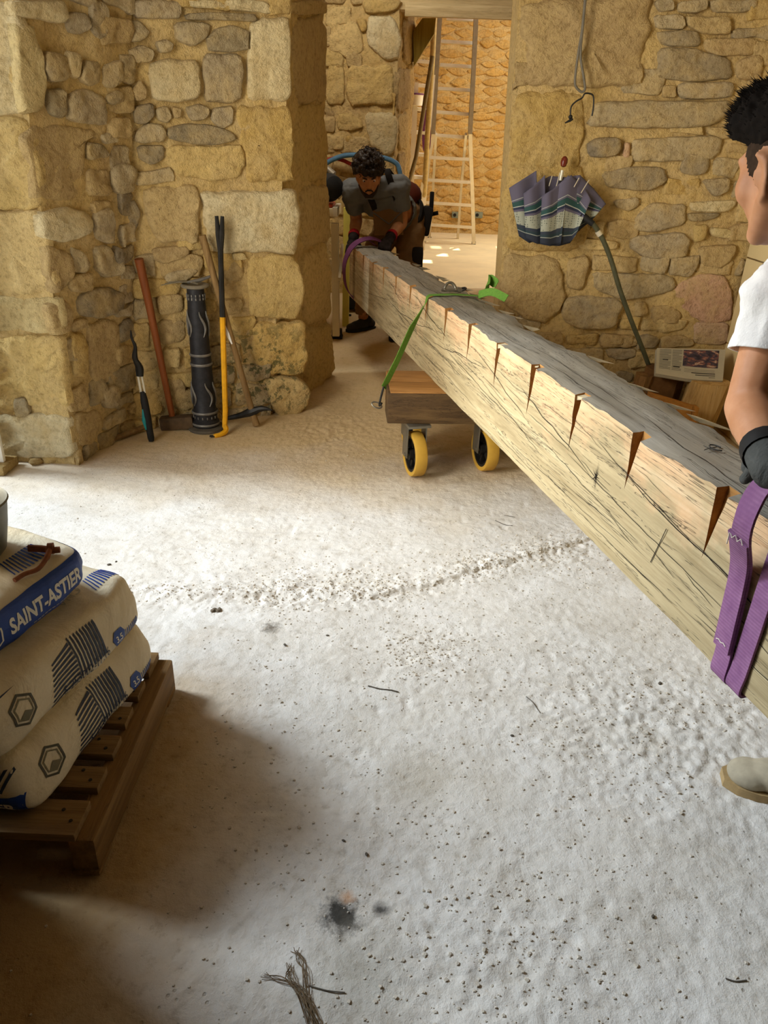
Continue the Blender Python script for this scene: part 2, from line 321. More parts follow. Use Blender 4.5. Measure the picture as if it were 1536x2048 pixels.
def web_mat(name, c, cd):
    t = NT(name, 0.85, 0, 0.2); co = t.coord('obj'); w = t.n('ShaderNodeTexWave', Scale=46, Distortion=0.6); w.bands_direction = 'Z'; t.l(co, w.inputs['Vector'])
    f = t.noise(co, 25); t.color(t.mix(t.math('MULTIPLY', w.outputs['Fac'], 0.45), t.ramp(f, [(0.3, lin(cd)), (0.7, lin(c))]), lin(cd))); t.bump(w.outputs['Fac'], 0.35, 0.0015); return t.m
M_purple = web_mat('purple_webbing', '9c7092', '7d5278'); M_purple2 = plain('violet_webbing', '6f3b66', 0.8)
def skin_mat(name, c, c2):
    t = NT(name, 0.55, 0, 0.35); co = t.coord('pos'); t.color(t.ramp(t.noise(co, 18, 4), [(0.3, lin(c)), (0.7, lin(c2))])); t.b.inputs['Subsurface Weight'].default_value = 0.08; t.b.inputs['Subsurface Radius'].default_value = (0.012, 0.005, 0.003); t.bump(t.noise(co, 260, 3), 0.12, 0.001); return t.m
M_skin = skin_mat('tanned_skin', 'a8704a', 'bd855c'); M_skin2 = skin_mat('fair_tanned_skin', 'b98058', 'cb9570')
def cloth_mat(name, c, var=0.15, wr=8):
    t = NT(name, 0.9, 0, 0.1); co = t.coord('pos'); f = t.noise(co, wr, 4, 0.5, 0.4); c = lin(c); t.color(t.ramp(f, [(0.3, tuple(x * (1 - var) for x in c[:3])), (0.7, tuple(min(1, x * (1 + var)) for x in c[:3]))])); t.bump(t.math('ADD', f, t.math('MULTIPLY', t.noise(co, 300, 2), 0.08)), 0.5, 0.02); return t.m
M_tee = cloth_mat('grey_tshirt', '6c6d6c'); M_teew = cloth_mat('white_tshirt', 'e9e8e6', 0.04, 12); M_trou = cloth_mat('brown_work_trousers', '7d6040', 0.2); M_troud = cloth_mat('black_work_cloth', '24211f', 0.3)
M_red2 = cloth_mat('dark_red_bag', '5a2a1e', 0.2); M_glove = cloth_mat('grey_work_glove', '4c4d4a', 0.2, 30); M_gloved = cloth_mat('black_red_glove', '2d2625', 0.3, 40); M_redc = cloth_mat('red_cuff', 'a3242a', 0.2, 40)
M_jean = cloth_mat('dark_trousers', '3b3a3a', 0.2); M_shoe = plain('dusty_suede', 'a69c86', 0.9, 0, 0.25, 22, 0.4, 0.003); M_sole = plain('tan_sole', 'a38a60', 0.8, 0, 0.25, 30, 0.3, 0.002); M_shoed = plain('black_shoe', '26241f', 0.7)
M_hair = plain('black_hair', '15100c', 0.85, 0, 0.4, 60, 0.3, 0.003, spec=.1); M_hairb = plain('dark_brown_hair', '2a1d13', 0.55, 0, 0.5, 60, 0.3, 0.003); M_eye = plain('eye_white', 'd8d2c8', 0.3, 0, 0.02, 5, 0); M_iris = plain('brown_iris', '2a1a10', 0.2, 0, 0.1, 5, 0); M_stub = skin_mat('stubbled_skin', '6d5140', '8a6348')
M_fade = plain('faded_hair', '3a2c21', .85, 0, .4, 120, .2, .001, spec=.1)
# ------------------------------------------------------------------ the setting: floor
def vnoise(X, Y, sc, seed):
    """value noise on arrays"""
    rs = np.random.RandomState(seed); T = rs.rand(256, 256); x = X * sc + 1000; y = Y * sc + 1000
    i = np.floor(x).astype(int); j = np.floor(y).astype(int); fx = x - i; fy = y - j; fx = fx * fx * (3 - 2 * fx); fy = fy * fy * (3 - 2 * fy)
    g = lambda a, b: T[a % 256, b % 256]
    return (g(i, j) * (1 - fx) + g(i + 1, j) * fx) * (1 - fy) + (g(i, j + 1) * (1 - fx) + g(i + 1, j + 1) * fx) * fy
RIDGE = [atz(u, v) for u, v in ((230, 1185), (400, 1192), (560, 1186), (720, 1192), (850, 1172), (960, 1135), (1060, 1108), (1160, 1082), (1260, 1060))]
ROUGH = [(atz(u, v), r) for u, v, r in ((720, 1165, .14), (1120, 1110, .16), (960, 1130, .1), (1250, 1440, .30), (1400, 1500, .3), (850, 1300, .12), (660, 860, .3), (560, 1180, .15), (1000, 1900, .2))]
def floor_height(X, Y):
    h = 0.010 * (vnoise(X, Y, 2.2, 1) - .5) + 0.005 * (vnoise(X, Y, 9, 2) - .5)
    c1, s1, c2, s2 = .83, .56, .45, .89; X1, Y1, X2, Y2 = c1 * X - s1 * Y, s1 * X + c1 * Y, c2 * X - s2 * Y, s2 * X + c2 * Y
    wx = .02 * vnoise(X, Y, 20, 21); fine = .8 * (vnoise(X1 + wx, Y1, 41, 3) - .5) + .9 * (vnoise(X2, Y2 + wx, 77, 4) - .5) + .5 * (vnoise(X1, Y1, 120, 6) - .5)
    k = np.clip((Y - 5.7) / .9, 0, 1); h = h + .17 * k * k * (3 - 2 * k)
    amp = 0.0016 + 0.003 * np.clip(vnoise(X, Y, 3.1, 5) - .45, 0, 1)
    for p, r in ROUGH: amp = amp + 0.0042 * np.exp(-(((X - p.x) / r) ** 2 + ((Y - p.y) / (r * .8)) ** 2))
    D = np.full(X.shape, 9.0); S = np.zeros(X.shape)
    for a, b in zip(RIDGE[:-1], RIDGE[1:]):
        dx, dy = b.x - a.x, b.y - a.y; L2 = dx * dx + dy * dy; t = np.clip(((X - a.x) * dx + (Y - a.y) * dy) / L2, 0, 1)
        d = np.hypot(X - a.x - t * dx, Y - a.y - t * dy); s = np.sign(dx * (Y - a.y) - dy * (X - a.x)); S = np.where(d < D, s, S); D = np.minimum(D, d)
    w = 0.02 * (vnoise(X, Y, 14, 8) - .5)
    lip = np.where(S > 0, np.exp(-((D + w) / 0.05) ** 2), np.exp(-((D + w) / 0.010) ** 2)); h = h + 0.009 * lip; amp = amp + 0.006 * np.exp(-(D / 0.07) ** 2)
    pits = np.clip(vnoise(X, Y, 26, 11) - .80, 0, 1) * 5 * np.clip(vnoise(X, Y, 2.4, 12) - .35, 0, 1)
    return h + amp * fine - 0.010 * pits
def grid_obj(name, xs, ys, fn, mat, base):
    X, Y = np.meshgrid(xs, ys, indexing='ij'); Z = fn(X, Y); nx, ny = X.shape
    co = np.stack([X, Y, Z], -1).reshape(-1, 3); idx = np.arange(nx * ny).reshape(nx, ny)
    F = np.stack([idx[:-1, :-1], idx[1:, :-1], idx[1:, 1:], idx[:-1, 1:]], -1).reshape(-1, 4)
    me = bpy.data.meshes.new(name); me.vertices.add(len(co)); me.vertices.foreach_set('co', co.ravel()); me.loops.add(F.size); me.loops.foreach_set('vertex_index', F.ravel())
    me.polygons.add(len(F)); me.polygons.foreach_set('loop_start', np.arange(0, F.size, 4)); me.update(calc_edges=True); me.validate()
    return link(name, me, mat, None, base, 180)
xs = np.concatenate([np.linspace(-2.4, -0.95, 60, endpoint=False), np.linspace(-.95, 1.25, 330, endpoint=False), np.linspace(1.25, 2.0, 30)])
ys = np.concatenate([np.linspace(-3.2, .55, 30, endpoint=False), np.linspace(.55, 2.6, 330, endpoint=False), np.linspace(2.6, 4.6, 170, endpoint=False), np.linspace(4.6, 6.9, 60)])
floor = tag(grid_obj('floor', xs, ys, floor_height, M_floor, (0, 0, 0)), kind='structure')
def fz(x, y): return float(floor_height(np.array([float(x)]), np.array([float(y)]))[0])
ground = tag(obj('ground', MB().box((-6.9, .5, -.05), (9, 24, .06)), plain('pale_gravel', 'b9b09d', 0.9, 0, 0.2, 6), None, (-6.9, .5, -.05)), kind='structure')
Z2 = 0.17                                                  # the second room lies one step higher
M_floor2 = plain('pale_screed', 'e6d6ac', 0.8, 0, 0.12, 3, 0.2, 0.004, kind='pos')
tag(obj('floor_second_room', MB().box((0.8, 9.2, Z2 / 2 - .004), (6.4, 5.3, Z2), None, .01), M_floor2, None, (0.8, 9.2, 0)), kind='structure')
# ------------------------------------------------------------------ the setting: rubble walls, every stone a part
class Patch:
    """a leaning wall face: bottom edge a-b, upper edge c-d, v in metres up from the floor"""
    def __init__(s, a, b, c, d): s.a, s.b, s.c, s.d = map(Vector, (a, b, c, d)); s.w = (s.b - s.a).length; s.z = (s.c.z + s.d.z) / 2
    def P(s, u, v):
        k = u / s.w; t = v / s.z; return s.a.lerp(s.b, k).lerp(s.c.lerp(s.d, k), t)
    def N(s, u=0.3, v=1.0):
        e = 0.01; n = (s.P(u + e, v) - s.P(u - e, v)).cross(s.P(u, v + e) - s.P(u, v - e)).normalized()
        return n if n.dot(EYE - s.P(u, v)) > 0 else -n
    def uv(s, px, py):
        r = ray(px, py); u, v = s.w / 2, s.z / 2; t = (s.P(u, v) - EYE).length
        for _ in range(12):
            e = 1e-3; f = s.P(u, v) - EYE - r * t; J = Matrix(((s.P(u + e, v) - s.P(u, v)) / e, (s.P(u, v + e) - s.P(u, v)) / e, -r)).transposed()
            try: dl = J.inverted() @ f
            except ValueError: break
            u -= dl.x; v -= dl.y; t -= dl.z
        return u, v
def inside(pt, poly):
    x, y = pt; c = False; j = len(poly) - 1
    for i in range(len(poly)):
        xi, yi = poly[i]; xj, yj = poly[j]
        if (yi > y) != (yj > y) and x < (xj - xi) * (y - yi) / (yj - yi) + xi: c = not c
        j = i
    return c
PAL = {'y': ['d0b272', 'caa966', 'd6ba80'], 'p': ['dac79a', 'dfcfa6', 'd3bd88'], 'g': ['b3a180', 'a89675', 'b9a681'], 'd': ['998a6d', 'a08f6e', '90826a'], 'k': ['cfa688', 'd0ae8f', 'c8a789'], 'r': ['bfa371', 'b99e6f', 'c6ab78']}
NST = [0]
def stone(patch, uvs, h, kind, parent, rough=1.0, name='stone', chaikin=1, mat=None, rnd=random):
    pts = [Vector((u, v)) for u, v in uvs]
    for _ in range(chaikin): pts = [q for i in range(len(pts)) for q in (pts[i].lerp(pts[(i + 1) % len(pts)], .13), pts[i].lerp(pts[(i + 1) % len(pts)], .87))]
    per = sum((pts[i] - pts[i - 1]).length for i in range(len(pts))); N = max(18, min(64, int(per / .022)))
    out = []; L = 0; k = 0; acc = [0]
    for i in range(len(pts)): acc.append(acc[-1] + (pts[(i + 1) % len(pts)] - pts[i]).length)
    for q in range(N):
        d = per * q / N
        while acc[k + 1] < d: k += 1
        out.append(pts[k].lerp(pts[(k + 1) % len(pts)], (d - acc[k]) / max(1e-6, acc[k + 1] - acc[k])))
    c = sum(out, Vector((0, 0))) / N; n = patch.N(c.x, c.y); NST[0] += 1; sd = NST[0] * 3.7
    h *= .55; rings = [(1.04, -.02), (1.0, h * .12), (.965, h * .68), (.89, h * .95), (.72, h * 1.03), (.5, h * 1.07), (.25, h * 1.08)]
    V = []; F = []
    for j, (k, z) in enumerate(rings):
        for q in out:
            e = (q - c); w = k + ((0.11 * fbm((q.x, q.y, sd), 9, 2) + .035 * fbm((q.x, q.y, sd), 34, 2)) if j < 4 else 0); p = c + e * w
            zz = z + (rough * (0.013 * fbm((p.x, p.y, sd), 9, 3) + 0.009 * fbm((p.x, p.y, sd), 24, 3)) if j > 0 else 0)
            V.append(patch.P(p.x, p.y) + n * zz)
    V.append(patch.P(c.x, c.y) + n * (h * 1.08 + rough * 0.011 * fbm((c.x, c.y, sd), 9, 3)))
    for j in range(len(rings) - 1):
        for i in range(N): F.append((j * N + i, j * N + (i + 1) % N, (j + 1) * N + (i + 1) % N, (j + 1) * N + i))
    b = (len(rings) - 1) * N
    for i in range(N): F.append((b + i, b + (i + 1) % N, len(V) - 1))
    mb = MB().add(V, F); o = obj(name, mb, mat or M_stone, parent, None, 50)
    col = lin(rnd.choice(PAL[kind])); j = 1 + rnd.uniform(-.07, .07); o.color = tuple(min(1, x * j) for x in col[:3]) + (1,)
    return o
def wall(name, patch, v0, v1, crops, fill=None, u0=0.0, u1=None, mort=0.03, seed=1):
    """mortar face with hand-placed stones (pixel outlines set on the wall) and coursed rubble between them"""
    rnd = random.Random(seed); u1 = patch.w if u1 is None else u1; nu = max(4, int((u1 - u0) / .02)); nv = int((v1 - v0) / .02); V = []; F = []; n = patch.N()
    for i in range(nu + 1):
        for j in range(nv + 1):
            u = u0 + (u1 - u0) * i / nu; v = v0 + (v1 - v0) * j / nv
            V.append(patch.P(u, v) + n * (0.016 * fbm((u, v, seed), 5, 4) + .008 * fbm((u, v, seed), 22, 3) - .004))
    for i in range(nu):
        for j in range(nv): a = i * (nv + 1) + j; F.append((a, a + nv + 1, a + nv + 2, a + 1))
    # thickness behind the face
    k = len(V); back = -n * 0.22; V += [patch.P(u, v) + back for u, v in ((u0, v0), (u1, v0), (u1, v1), (u0, v1))]; cor = [0, nu * (nv + 1), nu * (nv + 1) + nv, nv]
    e = [[i * (nv + 1) for i in range(nu + 1)], [nu * (nv + 1) + j for j in range(nv + 1)], [(nu - i) * (nv + 1) + nv for i in range(nu + 1)], [nv - j for j in range(nv + 1)]]
    F.append((k + 3, k + 2, k + 1, k))
    for q in range(4): F.append(tuple(e[q]) + (k + (q + 1) % 4, k + q))
    w = tag(obj(name, MB().add(V, F), M_mort, None, patch.a, 60), kind='structure')
    polys = []
    for (ox, oy, sc), items in crops:
        for kind, h, rough, pl in items:
            uv = [patch.uv(ox + x / sc, oy + y / sc) for x, y in pl]; polys.append(uv); stone(patch, uv, h, kind, w, rough, rnd=rnd)
    if fill:
        kinds, hmin, hmax, wmin, wmax, hh = fill; v = v0 - .02
        while v < v1:
            rh = rnd.uniform(hmin, hmax); u = u0 - rnd.uniform(0, wmin)
            while u < u1:
                rw = rnd.uniform(wmin, wmax) * (1.25 if rnd.random() < .2 else 1); a, b = max(u, u0 - .01), min(u + rw, u1 + .005); u += rw
                if b - a < .04: continue
                g = .010; jx = lambda: rnd.uniform(-.016, .016); x0, x1, y0, y1 = a + g, b - g, v + g, v + rh - g
                pl = [(x0 + jx() * .6, y0 + jx()), ((x0 + x1) / 2 + jx(), y0 + jx() * .7), (x1 + jx() * .6, y0 + jx()), (x1 + jx() * .5, (y0 + y1) / 2), (x1 + jx() * .6, y1 + jx()), ((x0 + x1) / 2 + jx(), y1 + jx() * .7), (x0 + jx() * .6, y1 + jx()), (x0 + jx() * .5, (y0 + y1) / 2)]
                tests = [(x0 + (x1 - x0) * p, y0 + (y1 - y0) * q) for p in (.1, .5, .9) for q in (.15, .5, .85)]
                if sum(any(inside(t, P) for P in polys) for t in tests) >= 4: continue
                stone(patch, pl, hh * rnd.uniform(.6, 1.1), rnd.choice(kinds), w, 1.0, rnd=rnd)
            v += rh
    return w
C1 = (0, 0, 2.2588); C2 = (0, 400, 2.2588); PX = (0, 0, 1)
P_rev = Patch((-1.80, 3.03, 0), (-1.377, 3.007, 0), (-1.80, 3.03, 1.715), (-1.312, 3.0, 1.715))
P_left = Patch((-1.377, 3.007, 0), (-1.268, 3.47, 0), (-1.312, 3.0, 1.75), (-1.048, 3.45, 1.75))
P_back = Patch((-1.268, 3.47, 0), (-.625, 3.77, 0), (-1.048, 3.45, 1.82), (-.468, 3.75, 1.82))
P_jamb = Patch((-.625, 3.77, 0), (-.382, 4.5, 0), (-.468, 3.75, 1.9), (-.389, 4.5, 1.9))
P_w2 = Patch((-1.3, 6.5, 0), (-.015, 6.5, 0), (-1.3, 6.5, 1.9), (-.015, 6.5, 1.9))
P_w2j = Patch((-.015, 6.5, 0), (.125, 7.05, 0), (-.015, 6.5, 1.9), (.125, 7.05, 1.9))
P_right = Patch((.580, 3.95, 0), (1.79, 3.95, 0), (.520, 3.95, 1.85), (1.79, 3.95, 1.85))
def wallpt(patch, px, py, off):
    u, v = patch.uv(px, py); return patch.P(u, v) + patch.N(u, v) * off
wall('wall_left_reveal', P_rev, 0, 2.45, [(PX, [
    ('p', .02, 1.2, [(-70, 0), (20, 0), (48, 60), (52, 140), (64, 232), (-60, 232)]), ('y', .02, 1.2, [(-70, 240), (60, 238), (78, 330), (82, 418), (-60, 418)]),
    ('y', .02, 1.0, [(-60, 424), (84, 424), (104, 520), (118, 588), (-40, 586)]), ('p', .02, .9, [(-40, 592), (122, 592), (128, 664), (-30, 664)]),
    ('y', .022, 1.3, [(-30, 672), (126, 672), (132, 750), (138, 822), (-20, 820)]), ('p', .02, 1.0, [(-15, 828), (138, 827), (148, 915), (-5, 915)]), ('d', .03, .8, [(27, 795), (50, 792), (64, 818), (58, 834), (34, 834)])])], None, seed=3)
wall('wall_left', P_left, 0, 2.45, [(C1, [
    ('p', .045, .8, [(30, 0), (300, 0), (300, 60), (265, 108), (50, 75)]), ('p', .045, .8, [(45, 80), (125, 100), (180, 240), (205, 400), (195, 505), (150, 522), (95, 508), (75, 420), (60, 200)]),
    ('g', .035, 1, [(285, 60), (330, 55), (385, 60), (390, 130), (350, 160), (300, 150)]), ('g', .035, 1, [(400, 0), (470, 0), (480, 100), (470, 190), (420, 170), (395, 110)]),
    ('g', .035, 1, [(190, 230), (300, 240), (340, 320), (290, 360), (215, 370), (190, 310)]), ('p', .04, .7, [(300, 230), (355, 240), (345, 360), (310, 345), (295, 290)]),
    ('g', .03, 1, [(370, 270), (440, 280), (450, 370), (400, 390), (355, 360)]), ('g', .035, 1, [(450, 290), (540, 270), (550, 360), (500, 400), (455, 390)]), ('d', .03, 1, [(205, 400), (285, 400), (290, 540), (220, 520)]),
    ('g', .038, 1, [(290, 430), (380, 390), (470, 440), (475, 570), (380, 560), (295, 540)]), ('d', .04, .8, [(465, 430), (520, 400), (560, 420), (555, 460), (500, 475), (468, 460)]),
    ('r', .012, .9, [(140, 565), (250, 560), (440, 592), (385, 640), (385, 870), (300, 900), (165, 905), (150, 760), (118, 640)]), ('d', .035, 1, [(385, 640), (470, 650), (490, 710), (390, 725)]),
    ('g', .035, 1, [(445, 610), (500, 590), (530, 640), (470, 655)]), ('r', .025, 1, [(390, 760), (490, 760), (500, 840), (490, 880), (392, 880)]), ('g', .035, 1, [(500, 760), (560, 730), (600, 760), (610, 860), (540, 885), (500, 850)]),
    ('p', .04, 1, [(165, 965), (290, 930), (400, 960), (425, 1040), (310, 1100), (185, 1075)]), ('r', .03, 1, [(405, 910), (505, 900), (510, 960), (420, 970)])]),
    (C2, [('r', .035, 1, [(190, 195), (310, 235), (325, 320), (290, 400), (235, 430), (205, 330)]), ('g', .035, 1, [(310, 210), (360, 220), (395, 290), (380, 330), (325, 330)]), ('g', .035, 1, [(415, 60), (490, 30), (520, 120), (505, 200), (430, 190)]),
    ('g', .04, 1, [(420, 210), (480, 200), (540, 260), (550, 330), (480, 360), (430, 320)]), ('r', .03, 1, [(200, 480), (290, 440), (330, 540), (280, 600), (235, 610)]), ('d', .04, 1, [(330, 440), (400, 400), (500, 390), (560, 420), (550, 490), (450, 540), (345, 510)]),
    ('r', .015, .7, [(392, 565), (470, 535), (530, 560), (545, 700), (518, 820), (422, 830), (395, 700)]), ('y', .03, 1, [(310, 605), (380, 590), (398, 800), (325, 810)]), ('g', .035, 1, [(450, 870), (500, 835), (530, 860), (520, 930), (470, 940)]), ('r', .03, 1, [(335, 960), (440, 940), (470, 1000), (400, 1110), (350, 1110)])])],
    (['g', 'r', 'd'], .07, .13, .10, .2, .028), seed=4)
wall('wall_back_left', P_back, 0, 2.45, [(C1, [
    ('g', .03, 1, [(500, 100), (570, 85), (640, 92), (690, 150), (640, 188), (545, 190)]), ('g', .035, 1, [(570, 230), (640, 200), (700, 230), (690, 280), (610, 285)]), ('g', .03, 1, [(700, 190), (750, 175), (785, 200), (775, 235), (720, 240)]),
    ('g', .035, 1, [(780, 100), (920, 95), (965, 110), (940, 175), (870, 210), (790, 180)]), ('d', .04, 1.1, [(930, 180), (975, 125), (1050, 108), (1125, 140), (1130, 222), (1060, 235), (945, 235)]), ('d', .03, 1, [(835, 62), (980, 55), (1150, 62), (1158, 100), (1000, 92), (840, 90)]),
    ('p', .04, .7, [(665, 290), (760, 265), (905, 270), (905, 440), (800, 462), (690, 452), (665, 360)]), ('g', .04, .9, [(912, 250), (1080, 240), (1105, 330), (1090, 440), (1040, 470), (922, 450)]), ('r', .035, .8, [(590, 405), (630, 360), (660, 400), (655, 450), (610, 458)]),
    ('d', .035, 1, [(600, 485), (690, 462), (700, 520), (660, 560), (605, 560)]), ('g', .035, .7, [(702, 490), (758, 475), (778, 530), (758, 560), (712, 545)]), ('r', .03, .7, [(772, 480), (815, 490), (815, 530), (787, 535)]), ('g', .035, .8, [(830, 485), (900, 465), (950, 490), (930, 540), (860, 545)]),
    ('g', .035, .8, [(960, 490), (1050, 475), (1055, 560), (1000, 590), (952, 545)]), ('g', .045, .7, [(608, 600), (660, 552), (730, 560), (755, 600), (740, 642), (650, 648), (615, 640)]), ('d', .045, .8, [(760, 585), (830, 555), (960, 560), (1050, 590), (1070, 630), (1000, 655), (840, 650), (765, 625)]),
    ('d', .03, 1, [(620, 660), (745, 652), (745, 720), (680, 745), (625, 720)]), ('y', .03, 1.1, [(748, 662), (1075, 652), (1105, 700), (1090, 800), (960, 812), (820, 800), (752, 748)]), ('p', .035, .6, [(1125, 95), (1290, 80), (1308, 190), (1310, 460), (1122, 460), (1115, 250)]),
    ('y', .03, 1.2, [(1067, 490), (1310, 472), (1330, 640), (1310, 720), (1330, 822), (1112, 822), (1100, 700), (1078, 640)]), ('p', .03, .8, [(830, 0), (1200, 0), (1240, 70), (1165, 55), (835, 30)]), ('r', .03, 1.3, [(650, 870), (700, 840), (885, 832), (895, 1000), (890, 1090), (710, 1100), (655, 960)]), ('g', .03, 1, [(590, 0), (820, 0), (825, 85), (700, 85), (600, 80)]), ('d', .03, 1, [(500, 920), (600, 900), (640, 960), (620, 1040), (520, 1040)])]),
    (C2, [('p', .045, .7, [(900, 0), (905, -40), (1340, -40), (1352, 30), (1355, 238), (1180, 240), (1000, 232), (935, 180)]), ('r', .03, 1, [(685, 215), (840, 205), (865, 240), (740, 290), (690, 270)]), ('y', .03, .8, [(1115, 245), (1355, 250), (1372, 540), (1132, 538), (1112, 400)]),
    ('r', .02, 1, [(1005, 270), (1098, 268), (1103, 370), (1015, 360)]), ('p', .035, .6, [(1042, 237), (1100, 235), (1112, 265), (1050, 270)]), ('g', .03, 1, [(745, 330), (860, 302), (900, 312), (830, 368), (745, 378)]), ('r', .02, .8, [(705, 542), (838, 532), (838, 650), (722, 650)]), ('y', .03, .9, [(1132, 552), (1372, 550), (1388, 700), (1372, 786), (1205, 795), (1142, 720)]),
    ('r', .035, 1, [(748, 802), (800, 790), (838, 830), (828, 900), (762, 900)]), ('r', .025, 1, [(705, 432), (820, 422), (828, 500), (722, 518)]), ('y', .05, 1.1, [(1195, 806), (1340, 800), (1400, 860), (1390, 940), (1270, 985), (1222, 930)])])],
    (['r', 'y', 'g'], .07, .13, .10, .22, .026), seed=5)
wall('wall_doorway_left', P_jamb, 0, 2.45, [(PX, [('r', .03, .5, [(583, 0), (650, 0), (650, 28), (583, 30)]), ('r', .03, .4, [(583, 36), (651, 36), (649, 205), (588, 206)]), ('y', .02, .8, [(588, 213), (641, 213), (651, 260), (652, 360), (597, 362)]), ('r', .035, .5, [(598, 369), (655, 376), (656, 482), (602, 498)]),
    ('y', .03, .8, [(603, 506), (656, 492), (660, 640), (608, 650)]), ('y', .05, 1.1, [(606, 658), (660, 648), (664, 742), (610, 800)])])], None, seed=6)
C3 = (600, 0, 3.339)
wall('wall_partition', P_w2, 0, 2.6, [(C3, [
    ('y', .04, .9, [(370, 130), (440, 120), (450, 200), (410, 220)]), ('p', .06, .9, [(455, 105), (620, 110), (675, 240), (662, 400), (560, 410), (520, 370), (445, 300)]), ('y', .05, .8, [(410, 0), (690, 0), (640, 80), (440, 95)]), ('y', .03, 1.2, [(180, 435), (296, 440), (298, 690), (182, 700)]),
    ('y', .05, 1.1, [(312, 440), (615, 430), (636, 520), (615, 700), (312, 708)]), ('p', .05, .8, [(440, 752), (618, 742), (648, 820), (652, 1000), (600, 1050), (482, 1000), (442, 880)]), ('r', .03, 1, [(172, 742), (230, 742), (230, 800), (172, 800)]), ('y', .035, 1, [(240, 762), (330, 752), (415, 800), (425, 850), (340, 880), (250, 870)]),
    ('y', .03, 1, [(300, 912), (350, 902), (360, 970), (312, 980)]), ('y', .03, 1, [(172, 902), (290, 912), (288, 1000), (182, 1008)]), ('y', .035, 1, [(190, 1122), (270, 1112), (280, 1180), (202, 1190)]), ('y', .03, 1.2, [(180, 140), (360, 130), (400, 220), (430, 330), (330, 400), (260, 350), (185, 340)])])],
    (['y', 'r', 'y'], .10, .2, .14, .3, .03), seed=7)
wall('wall_partition_jamb', P_w2j, 0, 2.6, [(C3, [('r', .03, .6, [(690, 130), (758, 140), (762, 420), (722, 432), (682, 400)]), ('r', .02, .8, [(652, 450), (735, 440), (732, 725), (642, 760)]), ('y', .03, .8, [(645, 775), (718, 742), (714, 1010), (650, 1000)]), ('r', .02, .8, [(650, 1030), (700, 1020), (700, 1300), (650, 1300)])])], None, seed=8)
C5 = (980, 0, 2.763); C6 = (980, 280, 2.763)
